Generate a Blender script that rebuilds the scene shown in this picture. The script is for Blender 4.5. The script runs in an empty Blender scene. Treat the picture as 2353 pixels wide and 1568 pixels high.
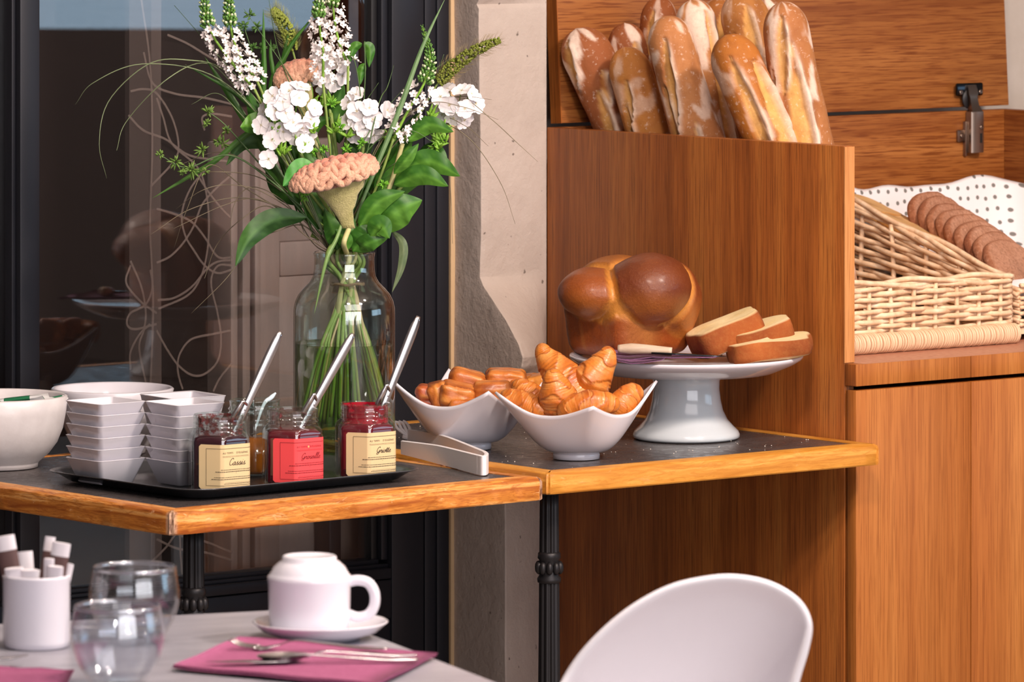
import bpy, bmesh, math, random
import numpy as np
from mathutils import Vector, Matrix

scene = bpy.context.scene
COL = scene.collection
R = math.radians

# ------------------------------------------------------------------ camera
FPX, YH, HC, CX = 13500.0, -400.0, 1.67, 1176.5      # focal length in px, horizon row, eye height, centre column
cam_d = bpy.data.cameras.new('camera'); cam = bpy.data.objects.new('camera', cam_d); COL.objects.link(cam)
cam.location = (0, 0, HC); cam.rotation_euler = (R(90), 0, 0)
cam_d.sensor_width = 36.0; cam_d.lens = FPX / 2353.0 * 36.0
cam_d.shift_y = -(784.0 - YH) / 2353.0
cam_d.clip_start = 0.1; cam_d.clip_end = 60
cam_d.dof.use_dof = True; cam_d.dof.focus_distance = 8.50; cam_d.dof.aperture_fstop = 12.5
scene.camera = cam

def at(px, py, Y):            # a pixel of the photograph at distance Y -> point of the room
    return Vector(((px - CX) * Y / FPX, Y, HC - (py - YH) * Y / FPX))
def onz(px, py, z):           # a pixel of the photograph on a level surface at height z
    Y = FPX * (HC - z) / (py - YH)
    return Vector(((px - CX) * Y / FPX, Y, z))

# ------------------------------------------------------------------ view, world, lights
vs = scene.view_settings
vs.view_transform = 'Standard'; vs.look = 'None'; vs.gamma = 1.0; vs.use_curve_mapping = False
vs.exposure = -0.15
cy = scene.cycles
cy.use_denoising = True; cy.max_bounces = 9; cy.diffuse_bounces = 4; cy.glossy_bounces = 4
cy.transmission_bounces = 8; cy.transparent_max_bounces = 24
cy.caustics_reflective = False; cy.caustics_refractive = False; cy.sample_clamp_indirect = 3.0

world = bpy.data.worlds.new('world'); scene.world = world; world.use_nodes = True
world.node_tree.nodes['Background'].inputs[0].default_value = (0.30, 0.32, 0.36, 1)
world.node_tree.nodes['Background'].inputs[1].default_value = 0.35

TH = R(38.5)
Q = Vector((math.cos(TH), math.sin(TH), 0)); P = Vector((-math.sin(TH), math.cos(TH), 0))
SC = 1.0144                                    # the room frame's unit in metres
C0 = Vector((0.4976, 8.7977, HC * (1 - SC)))   # front corner of the bread cabinet's side panel
ZF = -C0.z / SC                                # the floor in the room frame
def room(q, p, z=0.0):                         # room frame: q along the door wall, p towards it
    return C0 + (Q * q + P * p + Vector((0, 0, z))) * SC

def area(name, loc, target, size, power, color, size_y=None, spread=180):
    d = bpy.data.lights.new(name, 'AREA'); o = bpy.data.objects.new(name, d); COL.objects.link(o)
    d.shape = 'RECTANGLE' if size_y else 'DISK'; d.size = size
    if size_y: d.size_y = size_y
    d.energy = power; d.color = color; d.spread = R(spread)
    o.location = loc
    o.rotation_euler = (Vector(target) - Vector(loc)).to_track_quat('-Z', 'Y').to_euler()
    return o
WARM = (1.0, 0.83, 0.72); NEUT = (1.0, 0.91, 0.90); COOL = (0.55, 0.78, 1.0)
area('ceiling_spot_light', (1.75, 6.55, 2.80), (0.30, 8.9, 0.9), 0.30, 92, WARM)
area('ceiling_spot_light', (0.30, 6.1, 2.80), (-0.35, 8.3, 0.8), 0.30, 46, WARM)
area('ceiling_spot_light', (1.6, 7.6, 2.82), (1.0, 9.2, 1.0), 0.22, 12, WARM)
area('ceiling_fill_light', (1.1, 5.6, 2.80), (0.2, 7.9, 0.6), 2.6, 62, NEUT, 2.2)  # broad soft panel added as ambient fill, not a fixture
area('passage_fill_light', room(-0.75, 1.1, 2.85), room(-0.7, 1.0, 0.9), 0.4, 12, NEUT)  # added to brighten the space behind the glass, no lamp seen there
area('front_fill_light', room(-3.2, -8.40, 1.45), (0.1, 8.6, 0.7), 6.0, 235, (0.97, 0.95, 1.0), 2.2)  # large panel added behind the camera for frontal fill
area('street_window_light', room(4.42, -5.2, 1.68), room(-0.5, 0.0, 1.4), 3.6, 45, COOL, 1.2)

# ------------------------------------------------------------------ helpers
rng = np.random.default_rng(7); random.seed(7)

def lin(h):
    if isinstance(h, (tuple, list)): return tuple(h)[:3]
    h = h.lstrip('#'); v = [int(h[i:i+2], 16) / 255 for i in (0, 2, 4)]
    return tuple(x / 12.92 if x <= 0.04045 else ((x + 0.055) / 1.055) ** 2.4 for x in v)
def rgba(h): return (*lin(h), 1.0)

def new_mat(name):
    m = bpy.data.materials.new(name); m.use_nodes = True
    nt = m.node_tree; b = nt.nodes['Principled BSDF']
    return m, nt, b
def setp(b, **k):
    names = dict(rough='Roughness', metal='Metallic', spec='Specular IOR Level', coat='Coat Weight', coat_rough='Coat Roughness',
                 trans='Transmission Weight', ior='IOR', sss='Subsurface Weight', sheen='Sheen Weight', alpha='Alpha')
    for a, v in k.items(): b.inputs[names[a]].default_value = v
def plain(name, col, **k):
    m, nt, b = new_mat(name); b.inputs['Base Color'].default_value = rgba(col); setp(b, **k); return m
def N(nt, t, **k):
    n = nt.nodes.new(t)
    for a, v in k.items():
        if hasattr(n, a): setattr(n, a, v)
        else: n.inputs[a].default_value = v
    return n
def coords(nt, scale=(1, 1, 1), kind='Object', rot=(0, 0, 0)):
    tc = N(nt, 'ShaderNodeTexCoord'); mp = N(nt, 'ShaderNodeMapping')
    mp.inputs['Scale'].default_value = scale; mp.inputs['Rotation'].default_value = rot
    nt.links.new(tc.outputs[kind], mp.inputs['Vector']); return mp.outputs['Vector']
def noise(nt, vec, scale=5, detail=4, rough=0.55, dist=0.0):
    n = N(nt, 'ShaderNodeTexNoise'); n.inputs['Scale'].default_value = scale; n.inputs['Detail'].default_value = detail
    n.inputs['Roughness'].default_value = rough; n.inputs['Distortion'].default_value = dist
    if vec is not None: nt.links.new(vec, n.inputs['Vector'])
    return n.outputs['Fac']
def ramp(nt, fac, stops):
    r = N(nt, 'ShaderNodeValToRGB'); e = r.color_ramp.elements
    while len(e) < len(stops): e.new(0.5)
    for i, (p, c) in enumerate(stops):
        e[i].position = p; e[i].color = rgba(c)
    nt.links.new(fac, r.inputs['Fac']); return r.outputs['Color']
def fmap(nt, fac, a, b, c=0.0, d=1.0):
    m = N(nt, 'ShaderNodeMapRange'); m.inputs[1].default_value = a; m.inputs[2].default_value = b
    m.inputs[3].default_value = c; m.inputs[4].default_value = d
    nt.links.new(fac, m.inputs[0]); return m.outputs[0]
def mix(nt, fac, a, b, mode='MIX'):
    m = N(nt, 'ShaderNodeMix'); m.data_type = 'RGBA'; m.blend_type = mode
    for s, v in ((m.inputs[0], fac), (m.inputs[6], a), (m.inputs[7], b)):
        if hasattr(v, 'is_output'): nt.links.new(v, s)
        elif isinstance(v, (int, float)): s.default_value = v
        else: s.default_value = rgba(v)
    return m.outputs[2]
def bump(nt, b, h, strength=0.2, dist=0.002):
    n = N(nt, 'ShaderNodeBump'); n.inputs['Strength'].default_value = strength; n.inputs['Distance'].default_value = dist
    nt.links.new(h, n.inputs['Height']); nt.links.new(n.outputs['Normal'], b.inputs['Normal'])
def attr(nt, name='col'):
    a = N(nt, 'ShaderNodeAttribute'); a.attribute_name = name; return a.outputs['Color']
def base(nt, b, c): nt.links.new(c, b.inputs['Base Color'])

def tag(o, label=None, cat=None, group=None, kind=None):
    if label: o['label'] = label
    if cat: o['category'] = cat
    if group: o['group'] = group
    if kind: o['kind'] = kind
    return o
def thing(name, label, cat, loc=(0, 0, 0), rotz=0.0, group=None):
    o = bpy.data.objects.new(name, None); COL.objects.link(o); o.empty_display_size = 0.05
    o.location = loc; o.rotation_euler = (0, 0, rotz); return tag(o, label, cat, group)

def mk(name, V, F, mat, parent=None, smooth=True, cols=None, sharp=None, world=False, fmats=None, kind=None):
    """one mesh object; world=True: V are room coordinates, moved into the parent's frame"""
    V = np.asarray(V, dtype=np.float64).reshape(-1, 3)
    if world and parent is not None:
        p = parent; M = np.eye(4)
        while p is not None:
            Mp = np.array(Matrix.LocRotScale(p.location, p.rotation_euler, p.scale)); M = Mp @ M; p = p.parent
        V = (np.linalg.inv(M) @ np.c_[V, np.ones(len(V))].T).T[:, :3]
    me = bpy.data.meshes.new(name); me.from_pydata(V.tolist(), [], [tuple(int(i) for i in f) for f in F])
    me.update()
    if smooth: me.polygons.foreach_set('use_smooth', [True] * len(me.polygons))
    if sharp: me.set_sharp_from_angle(angle=R(sharp))
    if cols is not None:
        a = me.color_attributes.new('col', 'FLOAT_COLOR', 'POINT')
        c = np.asarray(cols, dtype=np.float32)
        if c.shape[1] == 3: c = np.c_[c, np.ones(len(c), dtype=np.float32)]
        a.data.foreach_set('color', c.ravel())
    for m in (mat if isinstance(mat, (list, tuple)) else [mat]): me.materials.append(m)
    if fmats is not None: me.polygons.foreach_set('material_index', list(fmats))
    o = bpy.data.objects.new(name, me); COL.objects.link(o)
    if parent is not None: o.parent = parent
    if kind: o['kind'] = kind
    return o
def dup(o, parent=None, loc=None, rotz=None, name=None):
    c = o.copy(); COL.objects.link(c)
    if parent is not None: c.parent = parent
    if loc is not None: c.location = loc
    if rotz is not None: c.rotation_euler = (0, 0, rotz)
    return c

def box_vf(x0, x1, y0, y1, z0, z1, bev=0.0, seg=2):
    bm = bmesh.new(); bmesh.ops.create_cube(bm, size=1.0)
    for v in bm.verts:
        v.co = Vector((x0 + (v.co.x + .5) * (x1 - x0), y0 + (v.co.y + .5) * (y1 - y0), z0 + (v.co.z + .5) * (z1 - z0)))
    if bev > 0: bmesh.ops.bevel(bm, geom=bm.edges[:], offset=bev, segments=seg, affect='EDGES', profile=0.5)
    bm.verts.index_update(); V = [v.co[:] for v in bm.verts]; F = [[v.index for v in f.verts] for f in bm.faces]
    bm.free(); return V, F
def box(name, x0, x1, y0, y1, z0, z1, mat, parent=None, bev=0.0, **k):
    V, F = box_vf(x0, x1, y0, y1, z0, z1, bev); return mk(name, V, F, mat, parent, smooth=bev > 0, sharp=40 if bev > 0 else None, **k)
def join(*vfs):
    V, F = [], []
    for v, f in vfs:
        n = len(V); V += [tuple(x) for x in v]; F += [[i + n for i in q] for q in f]
    return V, F
def loft(rings, closed=True, cap0=True, cap1=True):
    rings = np.asarray(rings, float); n, m, _ = rings.shape
    V = rings.reshape(-1, 3).tolist(); F = []
    for i in range(n - 1):
        for j in range(m if closed else m - 1):
            k = (j + 1) % m
            F.append((i * m + j, i * m + k, (i + 1) * m + k, (i + 1) * m + j))
    if closed and cap0: F.append(tuple(range(m - 1, -1, -1)))
    if closed and cap1: F.append(tuple((n - 1) * m + j for j in range(m)))
    return V, F
def lathe(profile, seg=48, center=(0, 0, 0), flute=None):
    a = np.linspace(0, 2 * math.pi, seg, endpoint=False); rings = []
    for r, z in profile:
        rr = r * (flute(a, z) if flute else 1.0) * np.ones(seg)
        rings.append(np.c_[center[0] + rr * np.cos(a), center[1] + rr * np.sin(a), np.full(seg, center[2] + z)])
    return loft(rings)
def smooth_path(pts, n=24):
    pts = np.asarray([tuple(p) for p in pts], float)
    if len(pts) == 2: return pts[0] + (pts[1] - pts[0]) * np.linspace(0, 1, n)[:, None]
    P_ = np.vstack([2 * pts[0] - pts[1], pts, 2 * pts[-1] - pts[-2]]); out = []; m = len(pts) - 1
    for s in np.linspace(0, m, n):
        i = min(int(s), m - 1); t = s - i; a, b, c, d = P_[i], P_[i + 1], P_[i + 2], P_[i + 3]
        out.append(0.5 * (2 * b + (c - a) * t + (2 * a - 5 * b + 4 * c - d) * t * t + (3 * b - 3 * c + d - a) * t ** 3))
    return np.array(out)
def frames(path, up=None):
    path = np.asarray(path, float); T = np.gradient(path, axis=0); T /= np.linalg.norm(T, axis=1)[:, None] + 1e-12
    u = np.array(up if up is not None else ((0, 0, 1) if abs(T[0][2]) < .9 else (1, 0, 0)), float)
    U = []; 
    for t in T:
        u = u - t * (u @ t); u /= np.linalg.norm(u) + 1e-12; U.append(u)
    U = np.array(U); return T, U, np.cross(T, U)
def tube(path, rad, seg=8, flat=1.0, up=None, twist=0.0):
    T, U, W = frames(path, up); n = len(path); rad = np.full(n, rad) if np.isscalar(rad) else np.interp(np.linspace(0, 1, n), np.linspace(0, 1, len(rad)), rad)
    a = np.linspace(0, 2 * math.pi, seg, endpoint=False); rings = []
    for i in range(n):
        aa = a + twist * i
        rings.append(np.asarray(path[i]) + rad[i] * (np.cos(aa)[:, None] * W[i] + flat * np.sin(aa)[:, None] * U[i]))
    return loft(rings)
def ico(sub):
    bm = bmesh.new(); bmesh.ops.create_icosphere(bm, subdivisions=sub, radius=1.0)
    bm.verts.index_update(); V = np.array([v.co[:] for v in bm.verts]); F = [[v.index for v in f.verts] for f in bm.faces]
    bm.free(); return V, F
def star(sdf, sub=5, rmax=0.3, center=(0, 0, 0)):
    """surface of a star-shaped body given by a signed distance, found along rays from its centre"""
    D, F = ico(sub); lo = np.zeros(len(D)); hi = np.full(len(D), rmax); c = np.array(center)
    for _ in range(26):
        mid = (lo + hi) / 2; s = sdf(c + D * mid[:, None]); ins = s < 0
        lo = np.where(ins, mid, lo); hi = np.where(ins, hi, mid)
    return c + D * ((lo + hi) / 2)[:, None], F
def smin(a, b, k):
    h = np.clip(0.5 + 0.5 * (b - a) / k, 0, 1); return b * (1 - h) + a * h - k * h * (1 - h)
def ell(p, c, r):
    q = (p - np.array(c)) / np.array(r); k = np.linalg.norm(q, axis=1); return (k - 1) * min(r)
def rbox(p, c, h, r):
    q = np.abs(p - np.array(c)) - (np.array(h) - r)
    return np.linalg.norm(np.maximum(q, 0), axis=1) + np.minimum(q.max(axis=1), 0) - r
def fnoise(p, f, seed=0, octs=3):
    """cheap smooth noise in -1..1 from summed sines"""
    g = np.random.default_rng(seed); out = np.zeros(len(p)); amp = 1.0; tot = 0
    for o in range(octs):
        acc = np.zeros(len(p))
        for _ in range(6):
            k = g.normal(size=3); k = k / np.linalg.norm(k) * f * (2 ** o) * g.uniform(.7, 1.4)
            acc += np.sin(p @ k + g.uniform(0, 6.28))
        out += amp * acc / 6 * 1.6; tot += amp; amp *= 0.5
    return np.clip(out / tot, -1, 1)
def lerpc(a, b, t): 
    a, b = np.array(lin(a)), np.array(lin(b)); t = np.clip(np.asarray(t), 0, 1)[:, None]; return a + (b - a) * t
def mixc(A, c, t):
    t = np.clip(np.asarray(t), 0, 1)[:, None]; return A * (1 - t) + np.array(lin(c)) * t
def sstep(a, b, x):
    t = np.clip((np.asarray(x, float) - a) / (b - a), 0, 1); return t * t * (3 - 2 * t)

# ------------------------------------------------------------------ materials
def oak(name, stretch, dark, mid_, light, pore=0.5, rough=0.42):
    """veneer: stretch = noise scale per axis (small along the grain)"""
    m, nt, b = new_mat(name); v = coords(nt, stretch)
    a = noise(nt, coords(nt, tuple(s * 0.45 for s in stretch)), 1.0, 4, 0.6, 0.3); f = noise(nt, coords(nt, tuple(s * 6.5 for s in stretch)), 1.0, 3, 0.55, 0.05); f2 = noise(nt, coords(nt, tuple(s * 2.4 for s in stretch)), 1.0, 3, 0.5, 0.1); big = noise(nt, coords(nt, tuple(s * 0.09 for s in stretch)), 1.0, 2, 0.5)
    c = ramp(nt, a, [(0.18, dark), (0.5, mid_), (0.85, light)])
    c = mix(nt, fmap(nt, f2, 0.50, 0.66, 0, pore * 0.7), c, dark)
    c = mix(nt, fmap(nt, f, 0.50, 0.60, 0, pore * 1.2), c, dark)
    c = mix(nt, fmap(nt, big, 0.35, 0.68, 0.0, 0.5), c, mix(nt, 1.0, c, '#c8a078', 'MULTIPLY'))
    base(nt, b, c); setp(b, rough=rough, spec=0.4); bump(nt, b, f, 0.25, 0.0006); return m
M = {}
M['oak_v'] = oak('oak_vertical_grain', (75, 75, 1.6), '#6e3a16', '#a8622a', '#bf7c3a')
M['oak_front'] = oak('oak_front_vertical_grain', (75, 75, 1.6), '#94561f', '#b87436', '#c98846')
M['oak_h'] = oak('oak_horizontal_grain', (2.2, 60, 62), '#763d16', '#a46833', '#b87c44', 0.7)
M['oak_hp'] = oak('oak_side_horizontal_grain', (60, 2.2, 62), '#763d16', '#a46833', '#b87c44', 0.7)
M['oak_edge'] = oak('oak_edge', (90, 90, 2.0), '#b07038', '#d09258', '#dda46c')

def edging(name, dark, mid_, light, wear):
    m, nt, b = new_mat(name); v = coords(nt, (5, 60, 60)); a = noise(nt, v, 1.0, 5, 0.6, 1.2)
    c = ramp(nt, a, [(0.35, dark), (0.5, mid_), (0.62, light)])
    c = mix(nt, fmap(nt, noise(nt, coords(nt, (26, 190, 190)), 1.0, 4, 0.6, 2.0), 0.5, 0.62, 0, 0.6), c, dark)
    w = noise(nt, coords(nt, (14, 40, 40)), 1.6, 6, 0.7, 0.8)
    c = mix(nt, fmap(nt, w, 0.60, 0.72, 0, wear), c, '#f3c795')
    d = noise(nt, coords(nt, (22, 50, 50)), 1.3, 5, 0.7)
    c = mix(nt, fmap(nt, d, 0.66, 0.74, 0, wear), c, '#6b3312')
    if wear > 0.5:                       # the chipped, greyed ends at the table's corner
        sx = N(nt, 'ShaderNodeSeparateXYZ'); nt.links.new(coords(nt), sx.inputs[0]); e1 = fmap(nt, sx.outputs[0], 0.007, 0.013, 1, 0); e2 = fmap(nt, sx.outputs[0], 0.686, 0.692, 0, 1)
        mx = N(nt, 'ShaderNodeMath', operation='MAXIMUM'); nt.links.new(e1, mx.inputs[0]); nt.links.new(e2, mx.inputs[1])
        c = mix(nt, fmap(nt, mx.outputs[0], 0, 1, 0, 0.85), c, ramp(nt, noise(nt, coords(nt, (160, 160, 60)), 1.0, 5, .7), [(0.40, '#4a3226'), (0.55, '#c0a088')]))
    base(nt, b, c); setp(b, rough=0.42); bump(nt, b, w, 0.4, 0.0012); return m
M['edge_old'] = edging('worn_oak_edging', '#9a4e12', '#d08434', '#ecae66', 0.9)
M['edge_new'] = edging('varnished_oak_edging', '#b87420', '#cf8d35', '#dda04a', 0.25)

m, nt, b = new_mat('slate_laminate'); n = noise(nt, coords(nt), 14, 5, 0.6)
base(nt, b, ramp(nt, n, [(0.3, '#3e3939'), (0.7, '#554e4d')])); setp(b, rough=0.30, spec=0.5)
nt.links.new(fmap(nt, noise(nt, coords(nt), 60, 3), 0.3, 0.7, 0.22, 0.4), b.inputs['Roughness']); M['slate'] = m
M['iron'] = plain('cast_iron', '#242224', rough=0.45, metal=0.5)
M['porcelain'] = plain('white_porcelain', '#e0dde5', rough=0.14, spec=0.5, coat=0.3, coat_rough=0.05)
M['porcelain_cool'] = plain('white_glazed_porcelain', '#ccd3d8', rough=0.12, spec=0.5, coat=0.4, coat_rough=0.04)
m, nt, b = new_mat('handmade_stoneware'); n = noise(nt, coords(nt), 40, 4)
base(nt, b, ramp(nt, n, [(0.3, '#d9d3d4'), (0.7, '#e6e1e2')])); setp(b, rough=0.3); bump(nt, b, n, 0.25, 0.002); M['stoneware'] = m
M['steel'] = plain('stainless_steel', '#c9c4c4', rough=0.22, metal=1.0)
M['hinge'] = plain('nickel_hinge', '#8d7c70', rough=0.30, metal=1.0)
M['dark_steel'] = plain('dark_polished_metal', '#3a3d42', rough=0.18, metal=1.0)
M['plastic'] = plain('white_plastic', '#f2eef0', rough=0.4)
M['white_shell'] = plain('white_moulded_plastic', '#e9e4e8', rough=0.33, spec=0.4)
M['dark_alu'] = plain('dark_aluminium', '#23242b', rough=0.42, metal=0.3, spec=0.5)
M['black'] = plain('black_gap', '#0b0a0b', rough=0.8)
M['rubber'] = plain('black_rubber', '#141316', rough=0.5)

def thin_glass(name, tint='#f4faf8', rough=0.02, ior=1.45, boost=1.0):
    m = bpy.data.materials.new(name); m.use_nodes = True; nt = m.node_tree; nt.nodes.clear()
    out = N(nt, 'ShaderNodeOutputMaterial'); t = N(nt, 'ShaderNodeBsdfTransparent'); g = N(nt, 'ShaderNodeBsdfGlossy')
    t.inputs[0].default_value = rgba(tint); g.inputs['Roughness'].default_value = rough; g.inputs[0].default_value = (1, 1, 1, 1)
    lw = N(nt, 'ShaderNodeLayerWeight'); lw.inputs['Blend'].default_value = 0.5; mx = N(nt, 'ShaderNodeMixShader')
    pw = N(nt, 'ShaderNodeMath', operation='POWER'); nt.links.new(lw.outputs['Facing'], pw.inputs[0]); pw.inputs[1].default_value = 4.0
    f0 = ((ior - 1) / (ior + 1)) ** 2; f = fmap(nt, pw.outputs[0], 0, 1, f0 * boost, 0.75)
    nt.links.new(f, mx.inputs[0]); nt.links.new(t.outputs[0], mx.inputs[1]); nt.links.new(g.outputs[0], mx.inputs[2])
    nt.links.new(mx.outputs[0], out.inputs[0]); return m
M['glass'] = thin_glass('clear_glass', '#f3f9f7', 0.04, 1.5, 2.2)
M['pane'] = thin_glass('window_pane', '#f3f1f1', 0.0, 1.5, 1.6)
M['tumbler'] = thin_glass('tumbler_glass', '#fafbfc', 0.02, 1.55, 1.6)
M['tumbler_rim'] = thin_glass('tumbler_rim', '#f4f8ff', 0.08, 1.55, 7.0)
M['water'] = thin_glass('vase_water', '#cfdcb4', 0.0, 1.33)
M['tumbler_water'] = thin_glass('drinking_water', '#f6f8fb', 0.0, 1.33, 3.0)

# ------------------------------------------------------------------ the room
def in_room(o): o.location = C0; o.rotation_euler = (0, 0, TH); o.scale = (SC, SC, SC); return o
def rbx(name, q0, q1, p0, p1, z0, z1, mat, parent=None, bev=0.0):
    o = box(name, q0, q1, p0, p1, z0, z1, mat, parent, bev)
    if parent is None: in_room(o); o['kind'] = 'structure'
    return o
m, nt, b = new_mat('painted_plaster'); v = coords(nt); n1 = noise(nt, v, 9, 6, 0.6); n2 = noise(nt, v, 55, 4)
base(nt, b, ramp(nt, n1, [(0.3, '#b5a89c'), (0.7, '#c6bab0')])); setp(b, rough=0.75); bump(nt, b, n2, 0.3, 0.003); M['wall'] = m
m, nt, b = new_mat('old_painted_concrete'); v = coords(nt); n1 = noise(nt, v, 5, 6, 0.65); n2 = noise(nt, v, 26, 6, 0.7); n3 = noise(nt, v, 75, 2, 0.4)
c = ramp(nt, n1, [(0.3, '#b0a197'), (0.7, '#c2b4aa')])
c = mix(nt, fmap(nt, n3, 0.735, 0.76, 0, 0.8), c, '#55483f')
base(nt, b, c); setp(b, rough=0.7); bump(nt, b, n2, 0.7, 0.006); M['concrete'] = m
m, nt, b = new_mat('dark_floor'); n = noise(nt, coords(nt), 3, 4); base(nt, b, ramp(nt, n, [(0.3, '#8f857e'), (0.7, '#a39890')])); setp(b, rough=0.5); M['floor'] = m
M['ceiling'] = plain('ceiling_paint', '#cfc8c2', rough=0.9)
M['dim_wall'] = plain('plain_wall', '#a89a90', rough=0.8)

QL, QR, PB, PF, ZC = -7.5, 4.5, 0.80, -8.6, 2.95
rbx('floor', QL, QR, PF, 1.9, -0.1, ZF, M['floor'])
rbx('ceiling', QL, QR, PF, 1.9, ZC, ZC + 0.1, M['ceiling'])
rbx('wall_back', -0.134, QR, PB, PB + 0.2, 0, ZC, M['wall'])
rbx('wall_lintel', QL, -0.134, PB - 0.02, PB + 0.2, 2.40, ZC, M['wall'])
rbx('wall_left', QL - 0.15, QL, PF, PB, 0, ZC, M['dim_wall'])
rbx('wall_front', QL, QR, PF - 0.15, PF, 0, 0.35, M['dim_wall'])
rbx('wall_front', QL, QR, PF - 0.15, PF, 2.55, ZC, M['dim_wall'])
rbx('wall_front', QL, -6.2, PF - 0.15, PF, 0.35, 2.55, M['dim_wall'])
rbx('wall_front', -0.2, QR, PF - 0.15, PF, 0.35, 2.55, M['dim_wall'])
wf1 = rbx('window_1', -6.2, -6.14, PF - 0.05, PF + 0.02, 0.35, 2.55, M['dark_alu'])  # unseen window, added to go with the frontal fill light
for q in (-4.2, -2.2, -0.26): rbx('window_bar', q, q + 0.06, PF - 0.05, PF + 0.02, 0.35, 2.55, M['dark_alu'], wf1)
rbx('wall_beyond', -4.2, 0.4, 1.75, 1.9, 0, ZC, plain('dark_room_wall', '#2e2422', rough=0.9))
# the street window of the right wall: sill, lintel and piers round an opening
w = rbx('wall_right', QR, QR + 0.2, PF, PB, 0, 1.05, M['dim_wall'])
rbx('wall_right', QR, QR + 0.2, PF, PB, 2.28, ZC, M['dim_wall'])
rbx('wall_right', QR, QR + 0.2, PF, -7.1, 1.05, 2.28, M['dim_wall'])
rbx('wall_right', QR, QR + 0.2, -3.3, PB, 1.05, 2.28, M['dim_wall'])
wf = rbx('window_2', QR - 0.02, QR + 0.05, -7.1, -7.04, 1.05, 2.28, M['dark_alu'])
rbx('window_bar', QR - 0.02, QR + 0.05, -7.1, -3.3, 1.105, 1.118, M['dark_alu'], wf); rbx('window_bar', QR - 0.02, QR + 0.05, -7.1, -3.3, 1.08, 1.085, M['dark_alu'], wf)  # unseen bars, added to break the blue reflection into streaks
for p in (-6.3, -5.75, -5.3, -4.55, -4.3, -3.36): rbx('window_bar', QR - 0.02, QR + 0.05, p, p + 0.06, 1.05, 2.28, M['dark_alu'], wf)

# the concrete pier between the glass door and the cabinet: swells out below a sloping shoulder
PD = 0.769
def pier():
    lev = [(0.0, 0.635), (0.62, 0.64), (0.74, 0.648), (0.765, 0.65), (0.79, 0.64), (0.835, 0.598), (0.85, 0.594), (0.87, 0.604), (0.905, 0.635), (0.935, 0.668), (0.955, 0.692),
           (0.968, 0.701), (1.05, 0.699), (1.2, 0.70), (1.385, 0.702), (1.392, 0.708), (1.40, 0.702), (1.6, 0.70), (ZC, 0.70)]
    zs = np.unique(np.concatenate([np.interp(np.linspace(0, len(lev) - 1, 170), range(len(lev)), [l[0] for l in lev])]))
    prof = np.interp(zs, [l[0] for l in lev], [l[1] for l in lev]); rings = []
    for z, pf in zip(zs, prof):
        ql = -0.1336 if z > 0.95 else -0.1336 + 0.0
        n = 14; row = []
        for t in np.linspace(0, 1, 8): row.append((ql, PD + 0.03 + (pf + 0.012 - PD - 0.03) * t, z))
        ch = 0.004
        row.append((ql + ch * .3, pf + ch * .3, z))
        for t in np.linspace(0, 1, n):
            qq = ql + ch + (0.0 - ql - ch - 0.001) * t
            row.append((qq, pf + (0.70 - pf) * t ** 1.5, z))
        row.append((-0.001, PD + 0.03, z)); rings.append(row)
    rings = np.array(rings)
    n = fnoise(rings.reshape(-1, 3), 22, 3, 3).reshape(rings.shape[:2]) * 0.0022
    rings[:, 3:-2, 1] -= n[:, 3:-2]; rings[:, 1:9, 0] += n[:, 1:9] * 0.9
    V, F = loft(rings)
    o = mk('wall_pier', V, F, M['concrete'], sharp=28); in_room(o); o['kind'] = 'structure'
pier()
rbx('trim_1', -0.1405, -0.132, PD - 0.004, PD + 0.03, 0, 2.40, plain('cream_sealant', '#cdae86', rough=0.6))

# ------------------------------------------------------------------ the glass door with its dark aluminium frame
dr = bpy.data.objects.new('door_1', None); COL.objects.link(dr); in_room(dr)
tag(dr, 'glazed door in a dark aluminium frame behind the buffet', None, None, 'structure')
A = M['dark_alu']; D0, D1 = PD, PD + 0.055
box('jamb', -0.164, -0.1405, D0, D1, 0, 2.40, A, dr, 0.0015)
box('jamb', -0.186, -0.1645, D0 + 0.003, D1, 0, 2.40, A, dr, 0.0015)
box('gasket', -0.1905, -0.186, D0 + 0.02, D1, 0, 2.40, M['black'], dr)
box('stile', -0.253, -0.1905, D0, D1, 0, 2.40, A, dr, 0.002)
box('glazing_bead', -0.266, -0.2535, D0 + 0.010, D1, 0.53, 2.40, A, dr, 0.002)
box('glazing_bead', -0.278, -0.2665, D0 + 0.020, D1, 0.53, 2.40, M['rubber'], dr, 0.002)
box('stile', -0.944, -0.909, D0, D1, 0, 2.40, A, dr, 0.002)
box('glazing_bead', -0.909, -0.902, D0 + 0.012, D1, 0.53, 2.40, A, dr, 0.001)
box('glazing_bead', -0.951, -0.944, D0 + 0.012, D1, 0.53, 2.40, A, dr, 0.001)
box('bottom_rail', -0.909, -0.253, D0 + 0.001, D1, 0.44, 0.500, A, dr, 0.002)
box('bottom_rail', -0.909, -0.253, D0 + 0.001, D1, 0.5015, 0.518, A, dr, 0.002)
box('bottom_rail', -0.909, -0.253, D0 + 0.003, D1, 0.36, 0.4385, A, dr, 0.002)
box('glazing_bead', -0.909, -0.253, D0 + 0.010, D1, 0.518, 0.524, A, dr, 0.001)
box('glazing_bead', -0.909, -0.266, D0 + 0.017, D1, 0.524, 0.531, A, dr, 0.001)
box('kick_panel', -0.909, -0.253, D0 + 0.02, D1, 0.02, 0.36, A, dr)
box('bottom_rail', -2.2, -0.944, D0 + 0.001, D1, 0.0, 0.518, A, dr, 0.002)
for i, (a, c) in enumerate(((-0.902, -0.278), (-2.2, -0.951))):
    box('glass_pane', a, c, D0 + 0.030, D0 + 0.034, 0.50, 2.40, M['pane'], dr)

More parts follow.
